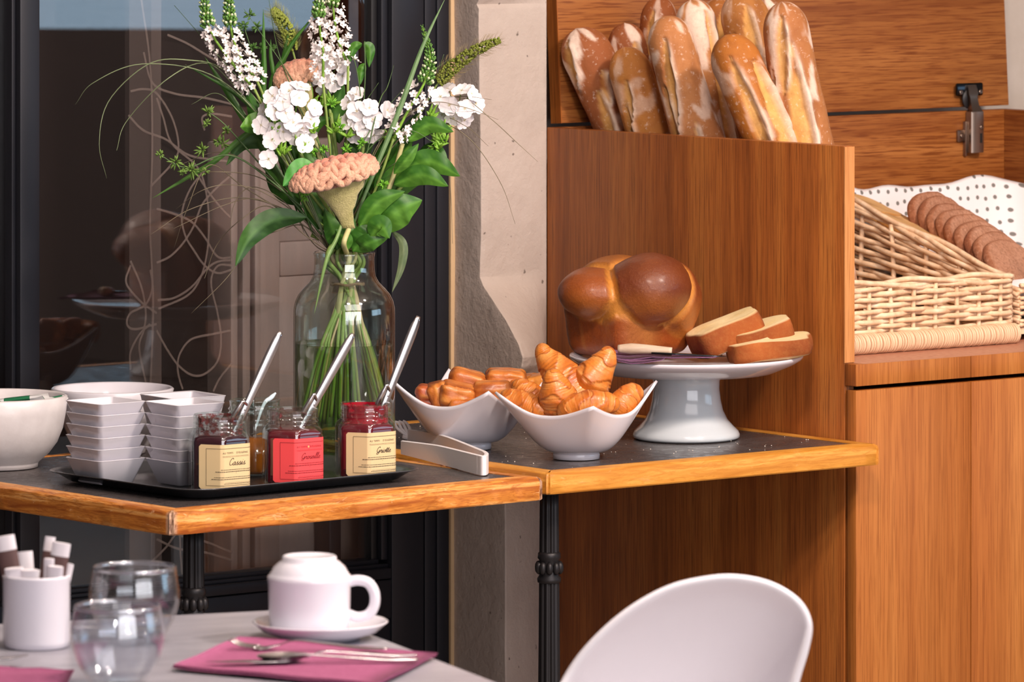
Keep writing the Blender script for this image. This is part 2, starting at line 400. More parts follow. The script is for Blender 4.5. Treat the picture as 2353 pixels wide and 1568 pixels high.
# behind the pane: panelled shutters, their jamb, and the gap between
m, nt, b = new_mat('old_greige_paint'); v = coords(nt, (30, 30, 5)); n1 = noise(nt, v, 1.5, 5)
base(nt, b, ramp(nt, n1, [(0.3, '#8a837d'), (0.7, '#9a928b')])); setp(b, rough=0.5); bump(nt, b, n1, 0.3, 0.002); M['greige'] = m
m, nt, b = new_mat('flaking_paint'); n1 = noise(nt, coords(nt, (60, 60, 25)), 1.5, 5)
base(nt, b, ramp(nt, n1, [(0.45, '#b9afa6'), (0.5, '#5b3018')])); setp(b, rough=0.7); M['flake'] = m
sh = bpy.data.objects.new('door_2', None); COL.objects.link(sh); in_room(sh)
tag(sh, 'old greige panelled shutter door seen through the glass', None, None, 'structure')
G = M['greige']
box('jamb', -0.455, -0.4395, 0.885, 0.96, 0, 1.18, G, sh, 0.003)
box('jamb', -0.470, -0.4555, 0.895, 0.96, 0, 1.18, G, sh, 0.004)
box('gap', -0.4395, -0.424, 0.93, 0.96, 0, 1.18, M['black'], sh)
box('hinge', -0.437, -0.428, 0.905, 0.93, 0.76, 0.90, M['flake'], sh, 0.003)
box('hinge_pin', -0.4355, -0.4285, 0.908, 0.925, 0.64, 0.758, M['flake'], sh, 0.003)
box('stile', -0.424, -0.412, 0.895, 0.93, 0, 1.18, G, sh, 0.003)
box('stile', -0.412, -0.372, 0.90, 0.93, 0, 1.18, G, sh, 0.003)
for z0, z1 in ((0.0, 0.968), (1.022, 1.135)):       # two fielded panels with moulded edges, a cross rail between
    for k, (i, d) in enumerate(((0.0, 0.903), (0.007, 0.909), (0.016, 0.914), (0.026, 0.910))):
        box('panel_moulding', -0.372 + i, -0.10 - i, d, 0.93, z0 + i, z1 - i, G, sh, 0.003)
    box('panel', -0.34, -0.13, 0.906, 0.93, z0 + 0.034, z1 - 0.034, G, sh, 0.003)
box('cross_rail', -0.372, -0.10, 0.90, 0.93, 0.968, 1.022, G, sh, 0.004)
box('cross_rail', -0.372, -0.10, 0.90, 0.93, 1.135, 1.18, G, sh, 0.004)
box('mullion', -0.306, -0.283, 0.86, 0.90, 0, 0.70, M['dark_alu'], sh, 0.002)

# sheer curtain with looping cord pattern, hanging behind the pane
def sheer(name, alpha, col):
    m = bpy.data.materials.new(name); m.use_nodes = True; nt = m.node_tree; nt.nodes.clear(); out = N(nt, 'ShaderNodeOutputMaterial')
    t = N(nt, 'ShaderNodeBsdfTransparent'); d = N(nt, 'ShaderNodeBsdfDiffuse'); d.inputs[0].default_value = rgba(col)
    mx = N(nt, 'ShaderNodeMixShader'); mx.inputs[0].default_value = alpha
    nt.links.new(t.outputs[0], mx.inputs[1]); nt.links.new(d.outputs[0], mx.inputs[2]); nt.links.new(mx.outputs[0], out.inputs[0]); return m
M['sheer'] = sheer('sheer_voile', 0.05, '#b8aca6'); M['sheer2'] = sheer('sheer_voile_fold', 0.15, '#b8aca6')
M['cord'] = sheer('lace_cord', 0.36, '#b8aca4')
cu = thing('curtain', 'sheer voile curtain with looping cord pattern behind the glass door', 'curtain', C0, TH); cu.scale = (SC, SC, SC)
def cpx(px, py, p=0.88):       # photo pixel -> (q, p, z) on the curtain's plane
    r = (px - CX) / FPX; o = room(0, p); q = (r * o.y - o.x) / (Q.x - Q.y * r) / SC; w = room(q, p)
    return (q, p, (HC - (py - YH) * w.y / FPX - C0.z) / SC)
def sheet(name, pxs, py0, py1, mat, amp, dp=0.0):
    rows = []
    for y in np.linspace(py0, py1, 14):
        rows.append([(lambda c: (c[0], c[1] + dp + amp * math.sin(x * 0.07 + 0.4 * math.sin(y * .004)), c[2]))(cpx(x, y)) for x in np.linspace(pxs[0], pxs[1], 26)])
    V, F = loft(rows, closed=False); return mk(name, V, F, mat, cu)
sheet('voile', (292, 536), -60, 1420, M['sheer'], 0.006)
sheet('fold', (290, 361), -60, 1420, M['sheer2'], 0.004, -0.012)
sheet('fold', (328, 352), -60, 1420, M['sheer2'], 0.003, -0.02)
cords = [
 [(330, 120), (350, 190), (400, 215), (470, 225), (535, 240)], [(325, 0), (345, 150), (350, 330), (345, 520), (352, 700), (345, 900)],
 [(295, 265), (330, 300), (380, 320), (430, 355), (480, 366), (533, 372)], [(300, 210), (330, 205), (360, 215), (395, 270), (410, 330), (400, 370), (345, 430)],
 [(360, 225), (375, 270), (395, 330), (450, 380), (470, 425), (480, 500), (476, 580), (460, 640), (430, 680), (364, 710)],
 [(360, 480), (400, 492), (440, 510), (470, 545), (500, 590), (533, 592)], [(490, 370), (440, 430), (418, 490), (425, 540), (445, 575), (470, 610), (500, 628), (533, 620)],
 [(533, 402), (500, 430), (465, 470), (445, 520), (420, 560), (390, 590), (360, 604)], [(533, 598), (500, 602), (476, 618), (440, 660), (400, 685), (362, 690)],
 [(533, 610), (500, 612), (485, 650), (500, 720), (508, 780), (500, 830), (470, 860), (440, 862), (410, 840), (385, 805), (360, 760)],
 [(530, 760), (490, 768), (440, 780), (415, 810), (408, 840), (412, 870), (420, 895)], [(300, 610), (290, 650), (320, 690), (345, 710), (360, 720)],
 [(360, 745), (310, 757), (292, 745), (300, 720), (335, 700), (350, 660), (345, 620)], [(300, 600), (325, 660), (335, 720), (330, 760), (320, 800), (335, 880)],
 [(300, 850), (300, 810), (320, 770), (345, 745)], [(470, 300), (465, 270), (490, 262), (533, 268)], [(385, 80), (430, 100), (480, 130), (533, 160)],
 [(415, 1232), (470, 1245), (533, 1270)], [(360, 1240), (410, 1262), (470, 1270), (533, 1288)], [(340, 1300), (380, 1260), (410, 1225), (415, 1280), (420, 1340)],
 [(440, 380), (478, 440), (510, 480), (530, 500)], [(533, 835), (505, 870), (490, 900)]]
for c in cords:
    pth = smooth_path([cpx(x, y, 0.872) for x, y in c], 10 * len(c)); V, F = tube(pth, 0.0019, 6, flat=.3, up=(0, 1, 0))
    V = np.array(V); mk('cord', V, F, M['cord'], cu)

# ------------------------------------------------------------------ bread cabinet (frame: q, p, z from its front left corner)
ZT, ZW = 1.197, 0.876
cb = thing('bread_cabinet', 'tall oak bread cabinet with open hinged lid and tall side panel', 'cabinet', C0, TH); cb.scale = (SC, SC, SC)
CW = 0.985
V1 = box_vf(0, 0.019, 0, 0.70, ZF, ZT, 0.0012)
mk('side_panel', *V1, M['oak_v'], cb, sharp=40)
V1 = box_vf(-0.0002, 0.0192, -0.0012, 0.0006, ZW + 0.001, ZT - 0.001)
mk('edge_band', *V1, M['oak_edge'], cb, smooth=False)
box('side_panel', CW - 0.019, CW, 0, 0.70, ZF, ZT, M['oak_hp'], cb, 0.001)
box('back_panel', 0.019, CW - 0.019, 0.682, 0.70, 0.02, ZT, M['oak_h'], cb, 0.001)
box('divider', 0.50, 0.515, 0.01, 0.68, 0.06, ZW - 0.033, M['oak_v'], cb)
for i, (a, c) in enumerate(((0.0, 0.2300), (0.2318, 0.52), (0.5218, CW))):
    box('door', a, c, -0.026, -0.006, 0.05, ZW - 0.0385, M['oak_front'], cb, 0.0012)
box('plinth', 0.02, CW - 0.02, 0.03, 0.05, ZF, 0.05, M['black'], cb)
wt = thing('worktop', 'oak worktop of the bread cabinet under the wicker baskets', 'worktop', C0 + Vector((0, 0, (ZW - 0.032) * SC)), TH); wt.scale = (SC, SC, SC)
m, nt, b = new_mat('worktop_red_laminate'); n = noise(nt, coords(nt), 120, 4)
base(nt, b, ramp(nt, n, [(0.3, '#a9694f'), (0.7, '#c08a70')])); setp(b, rough=0.4); M['worktop'] = m
box('slab', 0.0195, CW - 0.02, -0.0245, 0.68, 0, 0.032, M['worktop'], wt)
box('end_strip', 0.0, 0.0195, -0.026, -0.0016, 0, 0.0322, M['oak_v'], wt, 0.0006)
for a, c in ((0.0, 0.2300), (0.2308, CW)):
    box('edge_strip', a + 0.0002, c, -0.0262, -0.0245, 0.0, 0.0322, M['oak_front'], wt, 0.0006)

# the open lid leans back against nothing but its hinges
lid = bpy.data.objects.new('lid', None); COL.objects.link(lid); lid.parent = cb
lid.location = (0.022, 0.690, ZT + 0.006); lid.rotation_euler = (R(-3.5), 0, 0)
box('board', 0, 0.962, 0.0, 0.026, 0, 0.48, M['oak_h'], lid, 0.001)
box('end_band', -0.0012, 0.0004, 0.0, 0.026, 0.0, 0.48, M['oak_v'], lid)
# cup hinge (local frame of the cabinet, on the back panel's front face and the lid)
hg = bpy.data.objects.new('hinge', None); COL.objects.link(hg); hg.parent = cb
def hq(px, py):
    r = (px - CX) / FPX; o = room(0, 0.68); q = (r * o.y - o.x) / (Q.x - Q.y * r) / SC; return q, (HC - (py - YH) * room(q, 0.68).y / FPX - C0.z) / SC
HX, HZ = hq(2229, 256)
H_ = M['hinge']
def hb(name, x0, x1, z0, z1, d0, d1, mat=H_, bev=0.0015): return box(name, HX + x0, HX + x1, 0.682 - d1, 0.682 - d0, HZ + z0, HZ + z1, mat, hg, bev)
hb('cup_plate', -0.030, 0.030, 0.026, 0.047, -0.002, 0.0022, M['dark_steel'], 0.003)
V, F = lathe([(0.0, 0), (0.0165, 0), (0.0175, 0.002), (0.0165, 0.004), (0, 0.004)], 28)
V = np.array(V)[:, [0, 2, 1]]; V[:, 1] = 0.682 - V[:, 1]; V[:, 0] += HX - 0.0005; V[:, 2] += HZ + 0.021; mk('cup', V, [f[::-1] for f in F], M['rubber'], hg)
V, F = loft([[(HX + x, 0.682 - d, HZ + z) for x, d in ((-w, d0), (-w, d1), (w + s, d1), (w + s, d0))] for z, w, s, d0, d1 in
             ((0.044, 0.008, 0.002, 0.001, 0.006), (0.030, 0.010, 0.002, 0.001, 0.010), (0.024, 0.008, 0.000, 0.001, 0.011), (0.010, 0.007, 0.004, 0.004, 0.013), (-0.001, 0.009, 0.006, 0.006, 0.018))])
mk('link', V, F, H_, hg, sharp=30)
V, F = loft([[(HX + x, 0.682 - d, HZ + z) for x, d in ((-0.010, 0.003), (-0.010, 0.016), (-0.003, 0.020), (0.014, 0.020), (0.016, 0.016), (0.016, 0.003))] for z in (0.0, -0.004, -0.066, -0.068)])
mk('arm', V, F, H_, hg, sharp=30)
hb('slot', 0.006, 0.010, -0.052, -0.036, 0.0195, 0.0206, M['black'], 0.0)
V, F = join(box_vf(HX - 0.030, HX - 0.012, 0.677, 0.682, HZ - 0.050, HZ - 0.030, 0.002), box_vf(HX - 0.015, HX - 0.009, 0.675, 0.682, HZ - 0.074, HZ - 0.016, 0.0015), box_vf(HX + 0.014, HX + 0.021, 0.677, 0.682, HZ - 0.048, HZ - 0.034, 0.002))
mk('mounting_plate', V, F, H_, hg, sharp=30)
sv, sf = lathe([(0, 0.0022), (0.0016, 0.0022), (0.0022, 0.0026), (0.004, 0.0020), (0.0042, 0)], 14)
sv = np.array(sv)[:, [0, 2, 1]]; sv[:, 1] *= -1
scr = mk('screw', sv, [f[::-1] for f in sf], H_, hg); scr.location = (HX - 0.021, 0.677, HZ - 0.040)
for x, d, z in ((-0.021, 0.0022, 0.032), (0.023, 0.0022, 0.032), (0.009, 0.0200, -0.026)): dup(scr, hg, (HX + x, 0.682 - d, HZ + z))

# ------------------------------------------------------------------ the two buffet tables
def fluted_leg(name, parent, x, y, ztop, zcol, r0=0.0125, r1=0.018):
    n = 10
    def fl(a, z): return 1.0 + (0.22 * np.maximum(np.abs(np.cos(a * n / 2)), .25) - 0.14) 
    prof = [(r0 * 1.0 + (r1 - r0) * (ztop - z) / ztop, z) for z in np.linspace(0.06, ztop - 0.004, 24)]
    V, F = lathe(prof, 80, (x, y, 0), fl); leg = mk(name, V, F, M['iron'], parent)
    V, F = lathe([(r0 * .9, ztop - 0.012), (r0 * 1.5, ztop - 0.008), (r0 * 1.6, ztop), (0.001, ztop)], 32, (x, y, 0)); mk('cap', V, F, M['iron'], leg)
    rc = r0 + (r1 - r0) * (ztop - zcol) / ztop
    V, F = lathe([(rc * .9, zcol - .024), (rc * 1.25, zcol - .022), (rc * 1.3, zcol - .017), (rc * 1.08, zcol - .012), (rc * 1.2, zcol), (rc * 1.08, zcol + .010), (rc * 1.25, zcol + .013), (rc * 1.2, zcol + .020), (rc * 1.0, zcol + .022)], 32, (x, y, 0))
    vs_ = [(V, F)]; S, SF = ico(2)
    for k in range(10):
        a = k * 2 * math.pi / 10 + .3; vs_.append((S * np.array((.0055, .0055, .0095)) + np.array((x + rc * 1.2 * math.cos(a), y + rc * 1.2 * math.sin(a), zcol - 0.001)), SF))
    mk('bead_collar', *join(*[(np.array(v).tolist(), f) for v, f in vs_]), M['iron'], leg)
    V, F = lathe([(0.001, 0), (0.075, 0), (0.075, 0.012), (0.05, 0.02), (r1 * 1.25, 0.05), (r1, 0.062)], 40, (x, y, 0)); mk('foot', V, F, M['iron'], leg)
    return leg
def buffet_table(label, corner, th, w, d, ztop, thick, emat, legs, rnd=0.012):
    t = thing('bistro_table', label, 'table', (corner[0], corner[1], 0), th)
    e = 0.030
    box('top_panel', e - .001, w - e + .001, e - .001, d - e + .001, ztop - thick + .004, ztop - 0.0008, M['slate'], t)
    for k in range(4):                      # mitred edging strips, the long grain along local x
        L = w if k % 2 == 0 else d
        rows = []
        prof = [(0.0015, ztop - thick), (0.0, ztop - thick + .002), (0.0, ztop - 0.007), (0.0016, ztop - 0.0025), (0.006, ztop), (e, ztop), (e, ztop - thick)]
        nn = 60
        for i in range(nn + 1):
            s = i / nn; row = []
            for o_, z in prof:
                x = o_ + (L - 2 * o_) * s
                endr = max(0.0, rnd - min(x, L - x)); y = o_ + (0.35 * endr if o_ < e - .001 else 0)
                wob = 0.0
                if emat is M['edge_old'] and o_ < 0.007: wob = 0.0011 * math.sin(x * 170 + o_ * 900) * math.sin(x * 61 + z * 300) + 0.0007 * math.sin(x * 431)
                row.append((x, y + abs(wob), z - (abs(wob) if z >= ztop - .003 and o_ < .02 else 0)))
            rows.append(row)
        V, F = loft(rows)
        o = mk('edging', V, [f[::-1] for f in F], emat, t, sharp=35)
        o.location = [(0, 0, 0), (w, 0, 0), (w, d, 0), (0, d, 0)][k]; o.rotation_euler = (0, 0, k * math.pi / 2)
    for (lx, ly, zc) in legs: fluted_leg('leg', t, lx, ly, ztop - thick, zc)
    return t
TA, TB = R(40.0), R(38.5)
A0 = onz(393, 1176, 0.75); B0 = Vector((0.051, 8.329, 0)); ZA, ZB = 0.75, 0.752
def in_t(o, th, w):     # world point -> table frame
    d = Vector((w[0] - o[0], w[1] - o[1])); return (d.x * math.cos(th) + d.y * math.sin(th), -d.x * math.sin(th) + d.y * math.cos(th))
la = in_t(A0, TA, onz(444, 1384, 0.62) * 0 + Vector(((444 - CX) * 8.03 / FPX, 8.03, 0))); lb = in_t(B0, TB, Vector(((1262 - CX) * 8.43 / FPX, 8.43, 0)))
la2 = in_t(A0, TA, Vector(((446 - CX) * 8.42 / FPX, 8.42, 0))); lb2 = in_t(B0, TB, Vector(((1262 - CX) * 8.84 / FPX, 8.84, 0)))
zca = HC - (1386 - YH) * 8.03 / FPX; zcb = HC - (1303 - YH) * 8.43 / FPX
TABLE_A = buffet_table('dark topped bistro table with worn orange oak edging under the jam tray', A0, TA, 0.657, 0.70, ZA, 0.033, M['edge_old'], [(*la, zca), (*la2, HC - (1386 - YH) * 8.42 / FPX)])
TABLE_B = buffet_table('dark topped bistro table with honey oak edging under the cake stand', B0, TB, 0.634, 0.71, ZB, 0.031, M['edge_new'], [(*lb, zcb), (*lb2, HC - (1303 - YH) * 8.84 / FPX)])

# ------------------------------------------------------------------ bread and pastry
def crumbly(name, rough, scale, amt, bmp, coat=0.0, dark='#5a2a0e', fine=None):
    m, nt, b = new_mat(name); v = coords(nt); c = attr(nt); n = noise(nt, v, scale, 6, 0.65)
    c = mix(nt, fmap(nt, n, 0.45, 0.75, 0, amt), c, dark)
    if fine: c = mix(nt, fmap(nt, noise(nt, v, fine[0], 4, 0.7), fine[1], fine[1] + 0.10, 0, fine[2]), c, fine[3])
    base(nt, b, c); setp(b, rough=rough, spec=0.35, coat=coat, coat_rough=0.25); bump(nt, b, n, bmp, 0.003); return m
M['crust'] = crumbly('floured_baguette_crust', 0.75, 90, 0.30, 0.35, 0, '#8a4a1e', (120, 0.58, 0.45, '#f0dccb'))
M['brioche'] = crumbly('brioche_crust', 0.42, 230, 0.30, 0.45, 0.30, '#5a240c', (420, 0.60, 0.30, '#d89a58'))
M['flaky'] = crumbly('flaky_pastry', 0.38, 140, 0.30, 0.35, 0.35, '#8a3a0c')
M['crumb'] = crumbly('soft_crumb', 0.85, 160, 0.15, 0.4, 0, '#c79a55')
M['brown_crumb'] = crumbly('brown_bread_crumb', 0.95, 190, 0.60, 1.0, 0, '#6b3a20', (330, 0.58, 0.5, '#e0b698'))

def baguette(label, tip, bend, wpx, q, seed, slashes, flour, crust='#b8733a', deep='#8f5228', back=0.0):
    """tip and bend: photo pixels of the top end and of the point where it sinks behind the panel's edge"""
    g = np.random.default_rng(seed)
    o = room(q, 0); r = (bend[0] - CX) / FPX            # distance: on the line q at that column
    p = (o.x - r * o.y) / (SC * (-P.x + P.y * r)); Y = room(q, p).y + back
    a = np.array(at(*tip, Y)); b_ = np.array(at(*bend, Y)); d = (a - b_) / np.linalg.norm(a - b_)
    zb = room(0, 0, ZW + 0.022).z; L = (a[2] - zb) / d[2]; foot = a - d * L; rad = wpx * 0.54 * Y / FPX
    n, mseg = 150, 64; t = np.linspace(0, 1, n)
    prof = (1 - np.abs(2 * t - 1) ** 5.0) ** 0.55; prof[0] = prof[-1] = 0.02
    endr = np.sqrt(np.clip(1 - (np.clip(1 - (1 - t) * L / (rad * 1.15), 0, 1)) ** 2, 0, 1)); endb = np.sqrt(np.clip(1 - (np.clip(1 - t * L / (rad * 0.8), 0, 1)) ** 2, 0, 1))
    prof = np.minimum(endr, endb) * (0.93 + 0.07 * np.sin(t * 7 + seed)); prof = np.maximum(prof, 0.015)
    right = np.cross(d, (0, 1, 0)); right /= np.linalg.norm(right); front = np.cross(right, d); front = -front if front[1] > 0 else front
    ph = np.linspace(-math.pi, math.pi, mseg, endpoint=False); T, PH = np.meshgrid(t, ph, indexing='ij')
    flat = np.c_[np.cos(PH.ravel()) * 0.06, np.sin(PH.ravel()) * 0.06, T.ravel() * L]
    nz = fnoise(flat, 26, seed, 3).reshape(T.shape); nz2 = fnoise(flat, 90, seed + 5, 2).reshape(T.shape); nz3 = fnoise(flat, 60, seed + 9, 3).reshape(T.shape)
    rr = prof[:, None] * rad * (1 + 0.035 * nz)
    s = (1 - T) * L          # distance from the tip
    open_ = np.zeros_like(T); edge = np.zeros_like(T); ear = np.zeros_like(T)
    for (s0, s1, p0, p1, w) in slashes:
        u = np.clip((s - s0) / (s1 - s0), 0, 1); inside = (s > s0) & (s < s1)
        pc = p0 + (p1 - p0) * u + 0.10 * nz; hw = w * np.sqrt(np.clip(4 * u * (1 - u), 0, 1)) * (1 + 0.25 * nz3) + 1e-4
        dl = (PH - pc); k = np.where(inside, 1 - np.abs(dl) / hw, -1)
        open_ = np.maximum(open_, sstep(0.0, 0.25, k)); e = np.where(inside, np.exp(-((dl + hw * 1.05) / (0.10)) ** 2), 0) * np.clip(4 * u * (1 - u) * 2, 0, 1)
        ear = np.maximum(ear, e); edge = np.maximum(edge, np.where(inside, np.exp(-((np.abs(dl) - hw) / 0.09) ** 2), 0))
    rr = rr + rad * (-0.16 * open_ + 0.20 * ear + 0.04 * nz2 * open_ + 0.02 * nz2)
    ctr = foot[None, None, :] + d * (T * L)[..., None] + right * (0.10 * rad * np.sin(T * 5 + seed))[..., None]
    Vv = ctr + rr[..., None] * (np.sin(PH)[..., None] * right + np.cos(PH)[..., None] * front)
    c = lerpc(crust, deep, 0.5 + 0.5 * nz.ravel()); c = mixc(c, '#f0dccb', 0.85 * flour * sstep(0.10, 0.32, (nz3 + .35 * nz2).ravel())); c = mixc(c, '#7d4420', 0.35 * sstep(.2, .7, -nz2.ravel()))
    c = mixc(c, '#dca860', open_.ravel() * 0.92); c = mixc(c, '#a8652c', (open_ * sstep(0.35, 0.7, nz2)).ravel() * 0.8)
    c = mixc(c, '#efdccb', (ear * (0.5 + 0.5 * flour)).ravel() * 0.9); c = mixc(c, '#8a4c22', (edge * (1 - ear) * 0.45).ravel())
    V, F = loft(Vv); t_ = mk('baguette', V - foot, F, M['crust'], None, cols=c); t_.location = foot
    return tag(t_, label, 'baguette', 'baguettes standing in the cabinet')
BG = [
 ('floury brown baguette leaning at the far left of the row', (1322, 66), (1412, 292), 112, 0.075, 1, [(0.01, 0.10, 0.75, 1.15, 0.33), (0.075, 0.14, -0.35, 0.1, 0.22), (0.10, 0.26, 0.15, 0.7, 0.3)], 0.95, '#a56438', '#8a4c2a', 0),
 ('short dark baguette end showing between the two left baguettes', (1437, 52), (1458, 200), 84, 0.115, 2, [(0.03, 0.13, -0.4, -0.2, 0.3)], 0.9, '#9c5c34', '#834726', 0.0),
 ('short golden baguette standing second from the left in front', (1438, 107), (1492, 301), 98, 0.07, 3, [(0.05, 0.12, 0.35, 0.75, 0.25), (0.08, 0.30, 0.8, 1.2, 0.3)], 0.45, '#c98640', '#aa6a34', 0),
 ('tall dark brown baguette behind the pale floury one', (1518, -8), (1512, 240), 90, 0.15, 4, [(0.02, 0.11, 0.3, 0.7, 0.25)], 0.5, '#a05c2c', '#834520', 0.0),
 ('pale floury baguette in front with one long split down its right', (1522, 38), (1606, 309), 116, 0.07, 5, [(0.03, 0.20, 0.25, 0.95, 0.26), (0.10, 0.34, 0.95, 1.2, 0.25), (0.17, 0.24, -0.05, 0.05, 0.12)], 0.75, '#c08452', '#a8683c', 0),
 ('tall pale baguette with a white floured flank behind the front pair', (1583, 0), (1654, 312), 92, 0.128, 6, [(0.02, 0.30, -0.7, -0.5, 0.25)], 0.95, '#c68a54', '#b07446', 0.01),
 ('dark baguette top half hidden at the back of the row', (1643, -4), (1668, 150), 92, 0.205, 7, [(0.02, 0.09, -0.2, 0.2, 0.3)], 0.45, '#b87638', '#955826', 0.03),
 ('tall golden baguette with long open scores behind the orange one', (1698, -18), (1760, 230), 106, 0.17, 8, [(0.02, 0.12, -0.2, 0.25, 0.3), (0.06, 0.30, 0.65, 0.95, 0.3)], 0.35, '#bd8045', '#9e642e', 0.01),
 ('orange brown baguette with a wide split and floured right flank', (1672, 78), (1770, 322), 112, 0.07, 9, [(0.05, 0.30, -0.75, -0.3, 0.33), (0.03, 0.33, 0.15, 0.62, 0.3)], 0.5, '#bd752e', '#a05e24', 0),
 ('tall baguette standing furthest right with floured white ridges', (1800, 3), (1856, 326), 112, 0.122, 10, [(0.02, 0.14, 0.15, 0.55, 0.3), (0.05, 0.40, 0.0, 0.35, 0.45), (0.10, 0.34, 0.95, 1.2, 0.22)], 0.85, '#b97c4a', '#9e6238', 0),
 ('floury baguette end at the back beside the furthest right one', (1752, -6), (1795, 160), 76, 0.21, 11, [], 0.95, '#a87048', '#8f5a38', 0.03)]
for i, bgd in enumerate(BG): baguette(*bgd)

def pastry_tube(name, label, cat, group, pts, rpx, Y, seed, wraps=7, mat=None, cols=('#d9802e', '#ae5218', '#82340e'), flat=0.95, z_floor=None):
    """croissant: ridged tapering horn along photo pixels (x, y, dY)"""
    W = np.array([at(x, y, Y + d) for x, y, d in pts]); pth = smooth_path(W, 110); k = Y / FPX
    rad = np.interp(np.linspace(0, 1, 110), np.linspace(0, 1, len(rpx)), rpx) * k
    from_ = np.array(rad); w = np.hanning(11); w /= w.sum(); rad = np.convolve(np.pad(from_, 5, 'edge'), w, 'valid')
    tt = np.linspace(0, 1, 110); L = np.sum(np.linalg.norm(np.diff(pth, axis=0), axis=1))
    cap = np.minimum(np.sqrt(np.clip(1 - (1 - np.clip(tt * L / (rad + 1e-6), 0, 1)) ** 2, 0, 1)), np.sqrt(np.clip(1 - (1 - np.clip((1 - tt) * L / (rad + 1e-6), 0, 1)) ** 2, 0, 1)))
    rad = np.maximum(rad * cap, 0.0004)
    T, U, Wd = frames(pth, (0, -1, 0)); ms = 56; a = np.linspace(0, 2 * math.pi, ms, endpoint=False)
    TT, AA = np.meshgrid(tt, a, indexing='ij')
    wraps = wraps - 2; ph = (TT * wraps + 0.18 * np.sin(AA * 2 + seed) + 0.25 * np.sin(AA + seed * 1.7) + 0.22 * np.sin(TT * 9 + AA * 3 + seed)) + seed * .37; sw = ph - np.floor(ph)
    ridge = np.where(TT < .5, sw, 1 - sw); step = ridge ** 1.6
    flatp = pth[:, None, :] + rad[:, None, None] * (np.cos(AA)[..., None] * Wd[:, None, :] + flat * np.sin(AA)[..., None] * U[:, None, :])
    nz = fnoise(flatp.reshape(-1, 3), 70, seed, 3).reshape(TT.shape)
    lay = fnoise(np.c_[(TT * 240).ravel(), (AA * 1.3).ravel(), np.full(TT.size, seed)], 1.0, seed + 3, 2).reshape(TT.shape)
    rr = rad[:, None] * (0.93 + 0.085 * step + 0.045 * nz + 0.024 * lay)
    Vv = pth[:, None, :] + rr[..., None] * (np.cos(AA)[..., None] * Wd[:, None, :] + flat * np.sin(AA)[..., None] * U[:, None, :])
    c = lerpc(cols[0], cols[1], (0.35 + 0.65 * nz).ravel()); c = mixc(c, cols[2], (sstep(0.72, 1.0, step) * 0.55 + 0.2 * sstep(0.2, 0.8, nz)).ravel())
    c = mixc(c, cols[2], (0.45 * sstep(.15, .8, lay)).ravel()); c = mixc(c, '#f0b265', (sstep(0.5, 0.05, step) * 0.5 * sstep(-.6, .5, lay)).ravel()); c = mixc(c, cols[2], sstep(0.08, 0.0, np.minimum(TT, 1 - TT)).ravel() * .5)
    V, F = loft(Vv); c0 = pth.mean(axis=0); c0[2] = np.array(V)[:, 2].min()
    o = mk(name, np.array(V) - c0, F, mat or M['flaky'], None, cols=c); o.location = c0
    return tag(o, label, cat, group)

# ------------------------------------------------------------------ white bowls with raised corners
def corner_bowl(label, px_foot, py_foot, rot, Rc, hs, hm=0.067, Rm=0.087):
    w = onz(px_foot, py_foot, ZB); rf = 0.034; loc = Vector((w.x, w.y + rf, ZB))
    t = thing('serving_bowl', label, 'bowl', loc, 0.0); ns, nf = 26, 96
    ph = np.linspace(0, 2 * math.pi, nf, endpoint=False); d = ph - rot; gq = np.abs((d % (math.pi / 2)) - math.pi / 4); c4 = (gq / (math.pi / 4)) ** 2.5
    # corner heights hs: at rot, +90, +180, +270
    kk = (d / (math.pi / 2)) % 4; i0 = np.round(kk).astype(int) % 4; hc = np.array(hs)[i0]
    Rr = np.minimum(Rm / np.cos(gq), Rc) * (1 - .02 * (1 - c4)); hr = hm + (hc - hm) * c4
    def shell(off, up):
        rows = []
        for s in np.linspace(0, 1, ns):
            Re = Rm * 1.06 + (Rr - Rm * 1.06) * s ** 1.3; rad = rf * 0.96 + (Re - rf) * (0.78 * s ** 0.62 + 0.22 * s ** 1.6) ; z = 0.010 + (hr - 0.010) * (0.18 * s + 0.82 * s ** 1.75)
            nx = off * (0.25 + 0.75 * s)
            rows.append(np.c_[(rad - nx) * np.cos(ph), (rad - nx) * np.sin(ph), z + up * (1 - s) + 0.0 * ph])
        return rows
    out = shell(0.0, 0.0); inn = shell(0.0055, 0.006)
    foot = [np.c_[0.001 * np.cos(ph), 0.001 * np.sin(ph), 0 * ph + 0.003], np.c_[0.028 * np.cos(ph), 0.028 * np.sin(ph), 0 * ph + 0.003], np.c_[0.029 * np.cos(ph), 0.029 * np.sin(ph), 0 * ph], np.c_[rf * np.cos(ph), rf * np.sin(ph), 0 * ph + 0.0006], np.c_[rf * 1.0 * np.cos(ph), rf * 1.0 * np.sin(ph), 0 * ph + 0.007]]
    lip = [0.5 * (out[-1] + inn[-1]) + np.array((0, 0, 0.0022))]
    floor_ = [np.c_[0.001 * np.cos(ph), 0.001 * np.sin(ph), 0 * ph + 0.0155]]
    V, F = loft(foot[:2] + foot[2:] + out + lip + inn[::-1] + floor_)
    mk('bowl_shell', V, F, M['porcelain'], t); return t, loc
RB = -math.pi / 2
BF, bfl = corner_bowl('white bowl with raised corners holding croissants, in front of the cake stand', 1325, 1060, RB + R(11), 0.124, (0.086, 0.110, 0.106, 0.098))
BK, bkl = corner_bowl('white bowl with raised corners holding chocolate pastries, beside the flower vase', 1076, 1037, RB + R(15), 0.121, (0.094, 0.100, 0.106, 0.106))

